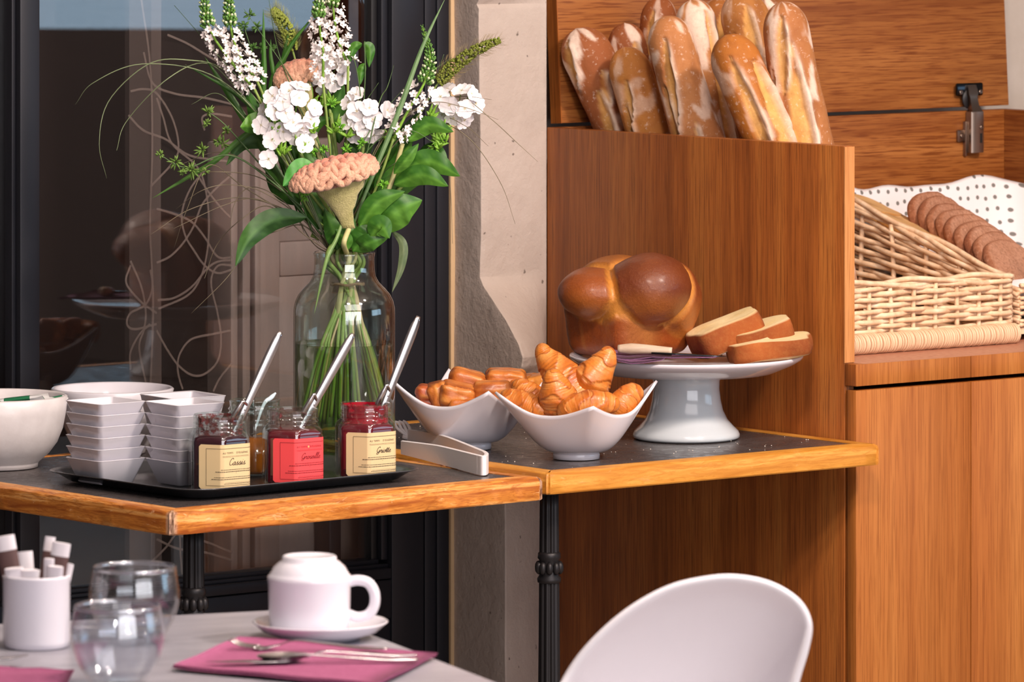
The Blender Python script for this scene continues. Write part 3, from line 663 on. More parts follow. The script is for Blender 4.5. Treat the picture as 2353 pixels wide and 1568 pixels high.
YF, YK = bfl.y, bkl.y
G1 = 'croissants in the front white bowl'
CR = [
 ('croissant standing tallest with its tip up at the left of the pile', [(1239, 790, .04), (1256, 822, .04), (1292, 868, .03), (1330, 920, .02), (1350, 960, .01)], [11, 28, 48, 56, 40], 9),
 ('croissant pointing up in front of the tallest one', [(1270, 846, -.035), (1272, 868, -.035), (1280, 905, -.03), (1290, 945, -.015), (1295, 985, 0)], [12, 26, 44, 48, 36], 12),
 ('croissant pointing up with its tip towards the cake stand', [(1402, 796, .02), (1390, 828, .02), (1362, 870, .02), (1335, 905, .03), (1318, 950, .02)], [13, 30, 48, 52, 34], 15),
 ('croissant lying along the front corner with two blunt horns', [(1424, 934, -.045), (1395, 928, -.05), (1355, 930, -.055), (1312, 940, -.055), (1285, 962, -.05)], [16, 28, 34, 30, 14], 20),
 ('croissant at the right corner of the bowl with its end raised', [(1476, 899, .02), (1452, 908, .01), (1425, 935, .0), (1400, 970, .0)], [15, 30, 36, 28], 23),
 ('croissant lying in the left corner of the bowl', [(1150, 906, .005), (1172, 914, .0), (1210, 930, -.01), (1245, 946, -.02), (1262, 964, -.02)], [11, 23, 30, 26, 14], 27),
 ('small croissant showing behind the left corner one', [(1178, 878, .02), (1195, 890, .02), (1225, 915, .015), (1250, 940, .01)], [10, 24, 34, 26], 31)]
for l, pts, rp, sd in CR: pastry_tube('croissant', l, 'croissant', G1, pts, rp, YF, sd)

def pain(label, cx_, cy_, w, h, dY, rot, seed, cols=('#d27c34', '#a8551e', '#7a3612')):
    k = YK / FPX; c = np.array(at(cx_, cy_, YK + dY)); hw, hh = w * k / 2, h * k / 2; hd = 0.026
    def sdf(p):
        s = rbox(p, (0, 0, 0), (hw, hd, hh), min(hh, hd, hw) * 0.62)
        return s
    V, F = star(sdf, 5, 0.09); n1 = fnoise(V, 95, seed, 3)
    ang = np.arctan2(V[:, 2], V[:, 1]); lay = 0.5 + 0.5 * fnoise(np.c_[V[:, 0] * .25, V[:, 1], V[:, 2]] + .15 * V[:, [2, 0, 1]], 480, seed + 4, 2)
    spiral = (ang / (2 * math.pi) * 2 + seed * .3) % 1.0; lip = sstep(0.85, 1.0, spiral)
    nrm = V / (np.linalg.norm(V, axis=1)[:, None]); V = V + nrm * (0.0034 * n1 + 0.0018 * lay - 0.004 * lip)[:, None]
    endc = sstep(0.80, 1.0, np.abs(V[:, 0]) / hw)
    col = lerpc(cols[0], cols[1], 0.4 + 0.7 * n1); col = mixc(col, '#e9a555', sstep(.4, .9, lay) * 0.5); col = mixc(col, cols[2], sstep(.45, .1, lay) * .45); col = mixc(col, cols[2], np.maximum(lip * .8, endc * .6)); col = mixc(col, cols[2], 0.5 * sstep(.3, .9, n1))
    Mx = np.array(Matrix.Rotation(rot, 3, 'Y')); V = V @ Mx.T
    o = mk('chocolate_pastry', V, F, M['flaky'], None, cols=col); o.location = c
    return tag(o, label, 'pastry', 'chocolate pastries in the rear white bowl')
RED = ('#b8552a', '#9c4420', '#74301a')
for l, *a in [
 ('rolled chocolate pastry on top at the left with a dark end', 1073, 881, 82, 58, .02, R(14), 1),
 ('rolled chocolate pastry on top at the right', 1163, 874, 92, 48, .03, R(2), 2),
 ('reddish smooth pastry at the far left of the bowl', 996, 910, 80, 46, -.01, R(6), 3, RED),
 ('flaky pastry in the middle of the front row of the bowl', 1050, 910, 84, 62, -.03, R(10), 4),
 ('flaky pastry below the right topmost pastry', 1132, 903, 88, 56, -.02, R(-4), 5),
 ('small golden pastry peeking out behind the tallest croissant', 1226, 885, 46, 62, .05, R(80), 6, ('#dd9238', '#b96a20', '#8a4414')),
 ('curved pastry leaning between the two white bowls', 1190, 908, 70, 60, .02, R(35), 7),
 ('small folded pastry piece at the front rim of the bowl', 1012, 906, 60, 50, -.02, R(65), 8),
 ('pastry tucked lowest against the front rim of the bowl', 1075, 936, 90, 44, -.035, R(0), 9)]: pain(l, *a)

# ------------------------------------------------------------------ cake stand
CSX = Vector((0.2612, 8.805, ZB)); kc = CSX.y / FPX
cs = thing('cake_stand', 'white porcelain cake stand on a flared foot carrying the brioche', 'cake stand', CSX)
zp = HC - (817 - YH) * kc - ZB          # rim height over the table
rb, rs, rp_ = 123 * kc, 76 * kc, 269 * kc
V, F = lathe([(0.001, 0.004), (rb * .9, 0.003), (rb * .96, 0.0), (rb, 0.003), (rb * 1.0, 0.007), (rb * .97, 0.012), (rb * .88, 0.019), (rb * .77, 0.029), (rb * .69, 0.042), (rb * .645, 0.058), (rb * .62, 0.075), (rb * .625, 0.086), (rb * .66, zp - 0.030), (rb * .7, zp - 0.024), (0.001, zp - 0.022)], 96)
mk('foot', V, F, M['porcelain_cool'], cs)
V, F = lathe([(0.001, zp - 0.026), (rp_ * .45, zp - 0.0265), (rp_ * .62, zp - 0.0265), (rp_ * .74, zp - 0.025), (rp_ * .80, zp - 0.021), (rp_ * .92, zp - 0.012), (rp_ * .985, zp - 0.005), (rp_, zp - 0.001), (rp_ * .995, zp + 0.0015), (rp_ * .975, zp + 0.0005), (rp_ * .9, zp - 0.005), (rp_ * .82, zp - 0.009), (0.001, zp - 0.010)], 128)
mk('plate', V, F, M['porcelain'], cs)
ZPL = ZB + zp - 0.010                    # where food rests on the plate

def brioche():
    k = 8.80 / FPX; Yc = 8.80; c = np.array(at(1428, 700, Yc)); zb = ZPL + 0.009 - c[2]
    phi = R(40); cu_, su = math.cos(phi), math.sin(phi)
    corner = np.array(((1424 - 1428) * k, -0.060, 0)); L, W_ = 0.158, 0.138
    mid = corner + np.array((cu_ * L / 2 - su * W_ / 2, su * L / 2 + cu_ * W_ / 2, 0)); hz = 0.052; bz = zb + hz
    def body(p):
        q = p - mid - np.array((0, 0, bz)); x = q[:, 0] * cu_ + q[:, 1] * su; y = -q[:, 0] * su + q[:, 1] * cu_; z = q[:, 2]
        tp = 1 + 0.10 * (z / hz); return rbox(np.c_[x / tp, y / tp, z], (0, 0, 0), (L / 2, W_ / 2, hz), 0.020)
    lob = [((1356 - 1428, 672, -0.004), (76, 92, 58)), ((1490 - 1428, 660, -0.014), (94, 100, 82)), ((1420 - 1428, 652, 0.055), (92, 90, 62)), ((1552 - 1428, 694, 0.045), (58, 92, 84)), ((1424 - 1428, 700, -0.006), (60, 70, 62))]
    def lobes(p):
        out = []
        for (x, y, d), r in lob: out.append(ell(p, (x * k, d, (700 - y) * k), np.array(r) * k))
        return out
    def sdf(p):
        ls = lobes(p); s = ls[0]
        for l in ls[1:]: s = smin(s, l, 0.026)
        o_ = np.sort(np.array(ls), axis=0); s = s + 0.0045 * np.exp(-((o_[1] - o_[0]) / 0.007) ** 2)
        return smin(s, body(p), 0.010)
    V, F = star(sdf, 6, 0.3, (0.01, 0.02, -0.01)); ls = np.array(lobes(V)); o2 = np.sort(ls, axis=0)
    top = sstep(-0.012, 0.004, body(V) - o2[0]); top = sstep(.25, .75, top + .25 * fnoise(V, 70, 21, 3)); crease = sstep(.35, .75, np.exp(-((o2[1] - o2[0]) / 0.010) ** 2) + .22 * fnoise(V, 55, 22, 3)) * top
    n1 = fnoise(V, 60, 4, 4); n2 = fnoise(V, 25, 8, 3); up = sstep(0.0, 0.06, V[:, 2])
    nrm = V / np.linalg.norm(V, axis=1)[:, None]; vr = fnoise(V * np.array((1, 1, .12)), 190, 9, 2)
    V = V + nrm * (0.0013 * n1 + 0.0030 * n2 - 0.003 * crease + 0.0010 * vr * (1 - top) + 0.0008 * fnoise(V, 150, 14, 3))[:, None]
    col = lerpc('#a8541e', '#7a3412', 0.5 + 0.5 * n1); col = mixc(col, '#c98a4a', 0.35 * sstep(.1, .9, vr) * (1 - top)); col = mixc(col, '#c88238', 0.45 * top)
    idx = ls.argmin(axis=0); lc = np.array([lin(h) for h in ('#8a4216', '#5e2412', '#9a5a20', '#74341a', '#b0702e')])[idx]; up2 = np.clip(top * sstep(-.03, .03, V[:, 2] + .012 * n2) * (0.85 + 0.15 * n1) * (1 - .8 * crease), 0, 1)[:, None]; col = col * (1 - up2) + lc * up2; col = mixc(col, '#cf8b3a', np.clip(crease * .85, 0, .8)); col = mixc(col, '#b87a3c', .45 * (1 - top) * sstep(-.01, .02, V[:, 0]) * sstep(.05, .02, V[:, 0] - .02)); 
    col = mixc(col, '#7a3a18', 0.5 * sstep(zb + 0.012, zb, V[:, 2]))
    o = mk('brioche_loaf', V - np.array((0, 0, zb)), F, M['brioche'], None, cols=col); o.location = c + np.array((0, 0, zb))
    tag(o, 'whole glossy brown brioche loaf on the left of the cake stand', 'bread')
brioche()

def slice_(name, label, c, yaw, pitch, roll, w, h, th, seed, crumb, crust, group, mat_, domed=True, wav=0.004):
    n = 72; a = np.linspace(0, 2 * math.pi, n, endpoint=False); cx, sx = np.cos(a), np.sin(a)
    e = 0.42; x = np.sign(cx) * np.abs(cx) ** e * w / 2; y = np.sign(sx) * np.abs(sx) ** e * h / 2
    if domed: y = y + np.where(sx > 0, 0.16 * h * (1 - (2 * x / w) ** 2), 0); x = x * np.where(sx > 0, 1.08, 1.0)
    nz = fnoise(np.c_[x, y, np.zeros(n)], 70, seed, 2); rows = []; cols = []
    for j, (z, s, cr) in enumerate(((-.5, .02, 0), (-.5, .5, 0), (-.5, .9, 0), (-.5, .955, .3), (-.42, 1.0, 1), (-.2, 1.02, 1), (0, 1.025, 1), (.2, 1.02, 1), (.42, 1.0, 1), (.5, .955, .3), (.5, .9, 0), (.5, .5, 0), (.5, .02, 0))):
        f = s * (1 + 0.05 * nz); zz = th * z + wav * np.sin(x * 38 + seed) * 0.5 + wav * 0.7 * fnoise(np.c_[x * s, y * s, np.full(n, z)], 45, seed + 2, 2)
        rows.append(np.c_[x * f, y * f, zz]); nn = fnoise(np.c_[x * s, y * s, np.full(n, z * .03)], 150, seed + 4, 2)
        cc = lerpc(crumb[0], crumb[1], 0.5 + 0.5 * nn); k2 = lerpc(crust[0], crust[1], 0.5 + 0.35 * nn + 0.6 * fnoise(np.c_[x * s, y * s, np.full(n, z * .03)], 60, seed + 7, 2)); cols.append(cc * (1 - cr) + k2 * cr)
    V, F = loft(rows); V = np.array(V); E = np.array((Matrix.Rotation(yaw, 3, 'Z') @ Matrix.Rotation(pitch, 3, 'X') @ Matrix.Rotation(roll, 3, 'Y')))
    V = V @ E.T
    o = mk(name, V, F, mat_, None, cols=np.vstack(cols)); o.location = c
    return tag(o, label, 'bread slice', group)
BC, BX = ('#f4e4b8', '#ecd69a'), ('#b0602a', '#84421a')
GS = 'brioche slices on the cake stand'
slice_('brioche_slice', 'brioche slice with a dark crust leaning on the loaf', at(1672, 766, 8.80), R(14), R(-2), R(-23), 0.105, 0.085, 0.040, 3, BC, ('#9c5222', '#74361a'), GS, M['crumb'])
slice_('brioche_slice', 'middle brioche slice of the fan, pale crumb upwards', at(1748, 772, 8.80), R(8), R(0), R(-15), 0.092, 0.085, 0.034, 5, BC, BX, GS, M['crumb'])
slice_('brioche_slice', 'lowest brioche slice overhanging the right rim of the cake stand', at(1770, 800, 8.76), R(4), R(1), R(-9), 0.118, 0.09, 0.028, 9, BC, BX, GS, M['crumb'])

# purple napkin folded under the loaf, spilling over the rim, and the serving knife on it
m, nt, b = new_mat('plum_paper_napkin'); n = noise(nt, coords(nt), 300, 3); base(nt, b, ramp(nt, n, [(0.3, '#63405e'), (0.7, '#7a5274')])); setp(b, rough=0.85); bump(nt, b, n, 0.15, 0.001); M['plum'] = m
m, nt, b = new_mat('mauve_paper_napkin'); n = noise(nt, coords(nt), 200, 3); base(nt, b, ramp(nt, n, [(0.3, '#954a70'), (0.7, '#a2567c')])); setp(b, rough=0.85); M['mauve'] = m
nk = thing('napkin', 'dark plum paper napkin folded on the cake stand under the knife', 'napkin', CSX + Vector((0, 0, zp)))
def cloth_strip(name, rowpts, mat, parent, dY0, thick=0.0016):
    rows = []
    for (pts, dY) in rowpts: rows.append([tuple(at(x, y, CSX.y + dY)) for x, y in pts])
    rows = np.array(rows); up = rows + np.array((0, 0, thick)); n, m_, _ = rows.shape
    V1, F1 = loft(up, closed=False); V2, F2 = loft(rows, closed=False); k = len(V1)
    F = F1 + [tuple(i + k for i in f[::-1]) for f in F2]
    per = [(0, j) for j in range(m_)] + [(i, m_ - 1) for i in range(1, n)] + [(n - 1, j) for j in range(m_ - 2, -1, -1)] + [(i, 0) for i in range(n - 2, 0, -1)]
    ids = [i * m_ + j for i, j in per]
    for a_, b__ in zip(ids, ids[1:] + ids[:1]): F.append((a_, b__, b__ + k, a_ + k))
    return mk(name, V1 + V2, F, mat, parent, world=True)
zr = lambda y: y
cloth_strip('upper_layer', [([(1408, 806), (1440, 809), (1500, 812), (1560, 815), (1620, 818), (1660, 818)], -0.02), ([(1412, 816), (1440, 818), (1500, 818), (1560, 819), (1610, 821), (1650, 821)], -0.09), ([(1418, 826), (1450, 828), (1500, 822), (1545, 824), (1590, 823), (1640, 823)], -0.155)], M['plum'], nk, 0)
cloth_strip('lower_layer', [([(1392, 800), (1430, 806), (1480, 812), (1530, 815)], -0.03), ([(1410, 822), (1435, 827), (1480, 826), (1530, 824)], -0.13), ([(1417, 827), (1445, 832), (1480, 831), (1525, 827)], -0.172), ([(1420, 831), (1452, 837), (1482, 835), (1520, 829)], -0.176)], M['plum'], nk, 0)
m, nt, b = new_mat('pale_beech'); n = noise(nt, coords(nt, (20, 140, 140)), 1.0, 5); base(nt, b, ramp(nt, n, [(0.3, '#b79c82'), (0.7, '#d8c3ab')])); setp(b, rough=0.5); M['beech'] = m
kn = thing('serving_knife', 'serving knife with a pale wooden handle on the plum napkin', 'knife', at(1480, 808, CSX.y - 0.10))
V, F = tube(smooth_path([at(1420, 802, CSX.y - .10), at(1480, 803, CSX.y - .105), at(1544, 808, CSX.y - .11)], 20), [0.006, .0085, .0075, .0065, .006], 16, flat=1.0); mk('handle', V, F, M['beech'], kn, world=True)
V, F = tube(smooth_path([at(1498, 811, CSX.y - .11), at(1560, 814, CSX.y - .115), at(1640, 818, CSX.y - .11), at(1668, 819, CSX.y - .105)], 20), [.0016, .0016, .0014, .0006], 8, flat=4.0, up=(0, 1, 0)); mk('blade', V, F, M['dark_steel'], kn, world=True)

# ------------------------------------------------------------------ tray with dishes and jam
def rrect(a, b, r, n=8):
    """rounded rectangle outline, centred, sides a x b"""
    out = []
    for cx, cy_, a0 in ((a / 2 - r, b / 2 - r, 0), (-a / 2 + r, b / 2 - r, 90), (-a / 2 + r, -b / 2 + r, 180), (a / 2 - r, -b / 2 + r, 270)):
        for t in np.linspace(0, 90, n): out.append((cx + r * math.cos(R(a0 + t)), cy_ + r * math.sin(R(a0 + t))))
    return np.array(out)
def rings_from(specs, n=8):
    return [np.c_[rrect(a, b, r, n), np.full(4 * n, z)] for a, b, r, z in specs]
TRC = Vector((-0.390, 8.250, ZA)); TRP = R(41); ta, tb_ = 0.43, 0.36
M['tray'] = plain('dark_polished_tray', '#6a6c70', rough=0.24, metal=0.75)
tr_ = thing('serving_tray', 'dark polished metal tray under the jam jars and dish stacks', 'tray', TRC, TRP)
V, F = loft(rings_from([(0.02, 0.02, .005, .001), (ta - .066, tb_ - .066, .030, .0008), (ta - .052, tb_ - .052, .034, .0022), (ta - .022, tb_ - .022, .044, .0125), (ta - .002, tb_ - .002, .052, .0155), (ta, tb_, .053, .0165), (ta - .003, tb_ - .003, .051, .0172), (ta - .024, tb_ - .024, .042, .0140), (ta - .054, tb_ - .054, .032, .0040), (ta - .070, tb_ - .070, .028, .0026), (.02, .02, .005, .0026)], 12))
mk('tray_body', V, F, M['tray'], tr_)
ZTR = ZA + 0.0028

def square_dish(side=0.0833, bas=0.058, h=0.036, th=0.0028):
    return loft(rings_from([(.01, .01, .002, .0008), (bas - .006, bas - .006, .005, .0006), (bas, bas, .006, .0022), (side - .002, side - .002, .006, h - .002), (side, side, .0065, h - .0006), (side - .002, side - .002, .006, h), (side - 2 * th, side - 2 * th, .005, h - .0012), (bas - .004, bas - .004, .004, .006), (.01, .01, .002, .0052)], 6))
dv = square_dish(); orda = ['topmost', 'second from the top', 'third from the top', 'fourth from the top', 'second from the bottom', 'lowest']
dish_me = None
for sname, cx_, yy, rz in (('left', 243, 8.20, 41), ('right', 425, 8.185, 38)):
    for k in range(6):
        loc = Vector(((cx_ - CX) * yy / FPX, yy, ZTR + k * 0.0158))
        if dish_me is None: o = mk('square_dish', *dv, M['porcelain'], None, sharp=55); dish_me = o
        else: o = dup(dish_me)
        o.location = loc; o.rotation_euler = (0, 0, R(rz + random.uniform(-1.2, 1.2)))
        tag(o, f'white square dish, {orda[5 - k]} of the {sname} stack on the tray', 'dish', 'stacked white square dishes')

# --- jam jars: hexagonal glass with printed labels
M['label_cream'] = plain('cream_paper', '#dcc394', rough=0.7); M['label_red'] = plain('coral_red_paper', '#ef4b50', rough=0.7)
M['ink'] = plain('brown_ink', '#3a2a22', rough=0.8); M['ink_red'] = plain('dark_red_ink', '#7a1220', rough=0.8); M['foil'] = plain('pale_gold_print', '#e8b878', rough=0.6)
def jam(name, c): return plain(name, c, rough=0.08, spec=0.6, coat=0.6, coat_rough=0.03)
GL = {
 'C': [[(.60, .80), (.50, .97), (.30, .92), (.12, .66), (.06, .30), (.20, .03), (.44, .06), (.62, .26)]],
 'G': [[(.62, .80), (.52, .97), (.32, .92), (.12, .66), (.06, .34), (.20, .10), (.42, .16), (.60, .46), (.56, .10), (.42, -.18), (.18, -.22), (.10, -.08), (.40, .05), (.75, .2)]],
 'a': [[(.40, .38), (.26, .46), (.08, .30), (.05, .10), (.16, .0), (.32, .14), (.41, .43), (.38, .12), (.45, .0), (.60, .14)]],
 's': [[(0, .12), (.18, .34), (.26, .49), (.25, .32), (.33, .14), (.24, .0), (.10, .06), (.28, .0), (.48, .14)]],
 'i': [[(0, .14), (.15, .45), (.11, .12), (.18, .0), (.34, .14)], [(.20, .66), (.22, .70)]],
 'r': [[(0, .14), (.12, .48), (.18, .38), (.33, .44), (.28, .12), (.36, .0), (.50, .14)]],
 'o': [[(.26, .46), (.10, .36), (.05, .12), (.18, .0), (.33, .12), (.35, .34), (.25, .46), (.36, .36), (.52, .40)]],
 'e': [[(0, .14), (.24, .26), (.30, .42), (.18, .46), (.07, .26), (.12, .03), (.28, .02), (.46, .16)]],
 'l': [[(0, .14), (.22, .62), (.28, .96), (.18, .94), (.10, .45), (.12, .06), (.22, .0), (.38, .14)]],
 't': [[(0, .14), (.20, .80), (.12, .12), (.20, .0), (.36, .14)], [(.0, .54), (.34, .58)]]}
ADV = {'C': .62, 'G': .72, 'a': .54, 's': .44, 'i': .30, 'r': .44, 'o': .46, 'e': .40, 'l': .32, 't': .32}
def ribbon2d(pts, w):
    p = smooth_path([(x, y, 0) for x, y in pts], 8 * len(pts))[:, :2] if len(pts) > 2 else np.array(pts, float)
    t = np.gradient(p, axis=0); t /= np.linalg.norm(t, axis=1)[:, None] + 1e-9; n = np.c_[-t[:, 1], t[:, 0]]
    ww = w * (0.65 + 0.5 * np.abs(t[:, 1]))[:, None]
    L, Rr = p + n * ww / 2, p - n * ww / 2; k = len(p); V = np.vstack([L, Rr]); return V, [(i, i + 1, i + 1 + k, i + k) for i in range(k - 1)]
def script_word(word, width, w):
    x = 0; parts = []
    for ch in word:
        for st in GL[ch]:
            q = [(x + a + .28 * b_, b_) for a, b_ in st]; parts.append(q)
        x += ADV[ch]
    s = width / x; return [[(a * s, b_ * s) for a, b_ in q] for q in parts]
def font_vf(txt, height, space=1.25):
    cu_ = bpy.data.curves.new('lettering', 'FONT'); cu_.body = txt; cu_.size = 1.0; cu_.space_character = space; cu_.resolution_u = 2
    o = bpy.data.objects.new('lettering', cu_); COL.objects.link(o); dg = bpy.context.evaluated_depsgraph_get()
    me = bpy.data.meshes.new_from_object(o.evaluated_get(dg)); V = np.array([v.co[:2] for v in me.vertices]); F = [tuple(p.vertices) for p in me.polygons]
    bpy.data.objects.remove(o); bpy.data.curves.remove(cu_); bpy.data.meshes.remove(me)
    return V * (height / 0.72), F
HR = 0.0465
def hexr(a, r, rnd=0.965):
    d = (np.degrees(a) - (-81) ) % 60.0 - 30.0
    return np.minimum(r * math.cos(R(30)) / np.cos(np.radians(d)), r * rnd)
_aa = np.linspace(R(-81 - 70), R(-81 + 150), 900); _rr = hexr(_aa, HR); _xy = np.c_[_rr * np.cos(_aa), _rr * np.sin(_aa)]
_s = np.r_[0, np.cumsum(np.linalg.norm(np.diff(_xy, axis=0), axis=1))]; _s -= np.interp(R(-81), _aa, _s)
def on_jar(s, z, off):
    a = np.interp(s, _s, _aa); r = hexr(a, HR) + off; return np.c_[r * np.cos(a), r * np.sin(a), z]
def hexrings(prof, n=90):
    a = np.linspace(0, 2 * math.pi, n, endpoint=False); out = []
    for r, z, hexy in prof:
        rr = hexy * hexr(a, r) + (1 - hexy) * r * np.ones(n); out.append(np.c_[rr * np.cos(a), rr * np.sin(a), np.full(n, z)])
    return out
def jam_jar(label, px, Y, word, wid, jamcol, paper, ink, smear, star_):
    t = thing('jam_jar', label, 'jar', Vector(((px - CX) * Y / FPX, Y, ZTR)), 0.0, 'opened jam jars on the tray')
    V, F = loft(hexrings([(.01, .0012, 0), (HR * .93, 0.0008, 1), (HR * .99, .003, 1), (HR, .006, 1), (HR, .072, 1), (HR * .985, .0765, 1), (HR * .93, .080, .8), (.0375, .0825, .2), (.0352, .085, 0), (.0352, .0865, 0), (.0372, .0885, 0), (.0352, .0905, 0), (.0352, .0925, 0), (.0368, .0942, 0), (.0352, .096, 0), (.0352, .1035, 0), (.0358, .105, 0), (.0345, .1062, 0), (.0330, .105, 0), (.0328, .086, 0)]), cap1=False)
    mk('glass', V, F, M['glass'], t, sharp=50)
    V, F = loft(hexrings([(.01, .004, 0), (HR * .86, .0038, 1), (HR * .925, .006, 1), (HR * .93, .070, 1), (HR * .90, .0745, 1), (.034, .0785, .3), (.01, .0785, 0)]))
    mk('jam', V, F, jamcol, t, sharp=50)
    if smear: 
        V, F = loft(hexrings([(.0324, .079, 0), (.0324, .104, 0)], 60), cap0=False, cap1=False); mk('jam_smear', V, F, smear, t)
    z0, z1, s0, s1 = .007, .068, -.0345, .080; rows = []
    rc = 0.003
    for s in np.r_[np.linspace(s0, -.004, 12), np.linspace(-.0035, .0035, 7), np.linspace(.004, s1, 30)]:
        dz = max(0, rc - (s - s0)); dz = rc - math.sqrt(max(rc * rc - dz * dz, 0)) if dz > 0 else 0
        rows.append([on_jar(s, z, .0006)[0] for z in (z0 + dz, z1 - dz)])
    V, F = loft(rows, closed=False); lb = mk('paper_label', V, F, paper, t, smooth=True)
    vs_ = []
    def put(V2, F2, ds=0, dz=0):
        V2 = np.array(V2, float); vs_.append((on_jar(V2[:, 0] + ds, V2[:, 1] + dz, .0011), F2))
    def bar(sa, sb, z, w=.00045):
        n = max(2, int(abs(sb - sa) / .0015)); ss = np.linspace(sa, sb, n + 1)
        put(np.vstack([np.c_[ss, np.full(n + 1, z - w / 2)], np.c_[ss, np.full(n + 1, z + w / 2)]]), [(i, i + 1, i + n + 2, i + n + 1) for i in range(n)])
    bar(-.0235, .07, .0625); bar(-.0235, .07, .0118); put([(-.0238, .0116), (-.0233, .0116), (-.0233, .0627), (-.0238, .0627)], [(0, 1, 2, 3)])
    a_, f_ = font_vf('AU TEMPS', .0026); wA = a_[:, 0].max(); put(a_ * np.array((.0165 / wA, 1)), f_, .0005, .0552)
    b2, f2 = font_vf("D'EUG\u00c9NIE", .0026); put(b2 * np.array((.0185 / b2[:, 0].max(), 1)), f2, .0225, .0552)
    for q in script_word(word, wid, 0): put(*ribbon2d(q, .00075), .0235 - wid / 2, .0395)
    if star_: 
        g = np.linspace(0, 2 * math.pi, 14, endpoint=False); disc = np.c_[.0012 * np.cos(g) + .0198, .0015 * np.sin(g) + .0564]; 
        V3 = on_jar(disc[:, 0], disc[:, 1], .0012); mk('emblem', V3, [tuple(range(14))], M['foil'], lb, smooth=False)
    g = np.random.default_rng(len(word))
    for z, sa, sb in ((.0522, .0002, .043), (.0510, .0004, .043)): bar(sa, sb, z, .00022)
    for z, sa, sb, w in ((.0335, -.002, .060, .0008), (.0308, -.010, .060, .0011), (.0285, .0215, .0225, .0006), (.0232, -.012, .060, .0008), (.0205, -.016, .060, .0010), (.0158, .004, .058, .0003), (.0142, .0025, .058, .0008)):
        x = sa
        while x < sb - .0005:                      # small print, too fine to read: word-long dashes
            l_ = min(g.uniform(.0012, .0042), sb - x); bar(x, x + l_, z, w * .75); x += l_ + .0006
    mk('print', *join(*[(v.tolist(), f) for v, f in vs_]), ink, lb, smooth=False); return t
def smear_mat(name, c, amt):
    m = bpy.data.materials.new(name); m.use_nodes = True; nt = m.node_tree; b = nt.nodes['Principled BSDF']
    b.inputs['Base Color'].default_value = rgba(c); setp(b, rough=0.15, coat=.5)
    nt.links.new(fmap(nt, noise(nt, coords(nt), 130, 4, .6), amt, amt + .12, .12, .95), b.inputs['Alpha']); return m
JC = jam('blackcurrant_jam', '#380a1c'); JG = jam('redcurrant_jam', '#640a1c'); JR = jam('cherry_jam', '#680a1e')
jam_jar('jam jar with cream Cassis label at the front of the tray', 503, 8.10, 'Cassis', .027, JC, M['label_cream'], M['ink'], smear_mat('cassis_smear', '#6a2a2c', .46), False)
jam_jar('jam jar with red Groseille label in the middle of the tray', 672, 8.18, 'Groseille', .0315, JG, M['label_red'], M['ink_red'], smear_mat('groseille_smear', '#8a3038', .60), True)
jam_jar('jam jar with cream Griotte label nearest the tongs', 839, 8.26, 'Griotte', .0245, JR, M['label_cream'], M['ink'], smear_mat('griotte_smear', '#a01028', .36), False)

def jam_spoon(label, top, bot, h0, h1, Y, jx):
    a, b_ = at(*top, Y + .02), at(*bot, Y + 0.005); t = thing('jam_spoon', label, 'spoon', b_, 0, 'spoons in the jam jars')
    pth = smooth_path([a, a.lerp(b_, .5), b_, b_ + (b_ - a).normalized() * 0.05], 30)
    V, F = tube(pth, [.003, .0062, .0068, .0069, .0068, .0067, .0064, .0061, .0058, .0055, .0052, .0048, .0044, .004, .0036], 12, flat=.32, up=(.3, -1, 0)); mk('handle', V, F, M['steel'], t, world=True)
    c, d = at(*h0, Y - .004), at(*h1, Y - .004); V, F = tube(smooth_path([c, c.lerp(d, .5), d, d + (d - c) * .4], 16), [.002, .0036, .0036, .0032], 10, flat=.6, up=(.3, -1, 0)); mk('rest_hook', V, F, M['steel'], t, world=True)
    V, F = tube(smooth_path([c, b_.lerp(a, .07), b_], 10), .0022, 8); mk('bridge', V, F, M['steel'], t, world=True)
    e = Vector(pth[-1]); S, SF = ico(3); dd = (b_ - a).normalized(); 
    V, F = tube([e - dd * .004, e + dd * .006, e + dd * .014, e + dd * .022, e + dd * .028], [.003, .0095, .012, .009, .002], 12, flat=.35, up=(.3, -1, 0)); mk('spoon_bowl', V, F, M['steel'], t, world=True)
jam_spoon('steel spoon standing in the Cassis jar', (645, 762), (561, 944), (558, 922), (540, 950), 8.115, 503)
jam_spoon('steel spoon standing in the Groseille jar', (812, 767), (720, 932), (722, 905), (703, 937), 8.195, 672)
jam_spoon('steel spoon standing in the Griotte jar', (962, 727), (890, 912), (889, 884), (872, 918), 8.275, 839)

# --- honey jar behind
hy = thing('honey_jar', 'round glass honey jar between the Cassis and Groseille jars', 'jar', Vector(((585 - CX) * 8.31 / FPX, 8.31, ZTR)))
hr = .0375
V, F = lathe([(.001, .001), (hr * .9, .0008), (hr, .005), (hr, .070), (hr * .97, .078), (hr * .93, .084), (hr * 1.0, .087), (hr * .93, .090), (hr * 1.0, .093), (hr * .93, .096), (hr * .95, .104), (hr * .98, .1055), (hr * .92, .106), (hr * .90, .10), (hr * .90, .086)], 56); mk('glass', V, F[:-1], M['glass'], hy)
V, F = lathe([(.001, .003), (hr * .85, .003), (hr * .92, .008), (hr * .92, .052), (.001, .053)], 48); mk('honey', V, F, plain('amber_honey', '#b5651c', rough=0.1, trans=0.35, ior=1.45, coat=.5), hy)
ls = thing('honey_spoon', 'small pale blue spoon tip standing in the honey jar', 'spoon', at(612, 930, 8.32))
V, F = tube(smooth_path([at(634, 903, 8.325), at(622, 915, 8.323), at(606, 930, 8.32), at(585, 990, 8.315)], 18), [.0012, .0032, .0030, .002, .0015], 10, flat=.4, up=(0, -1, 0)); mk('handle', V, F, plain('pale_blue_plastic', '#cfe3ee', rough=.3), ls, world=True)

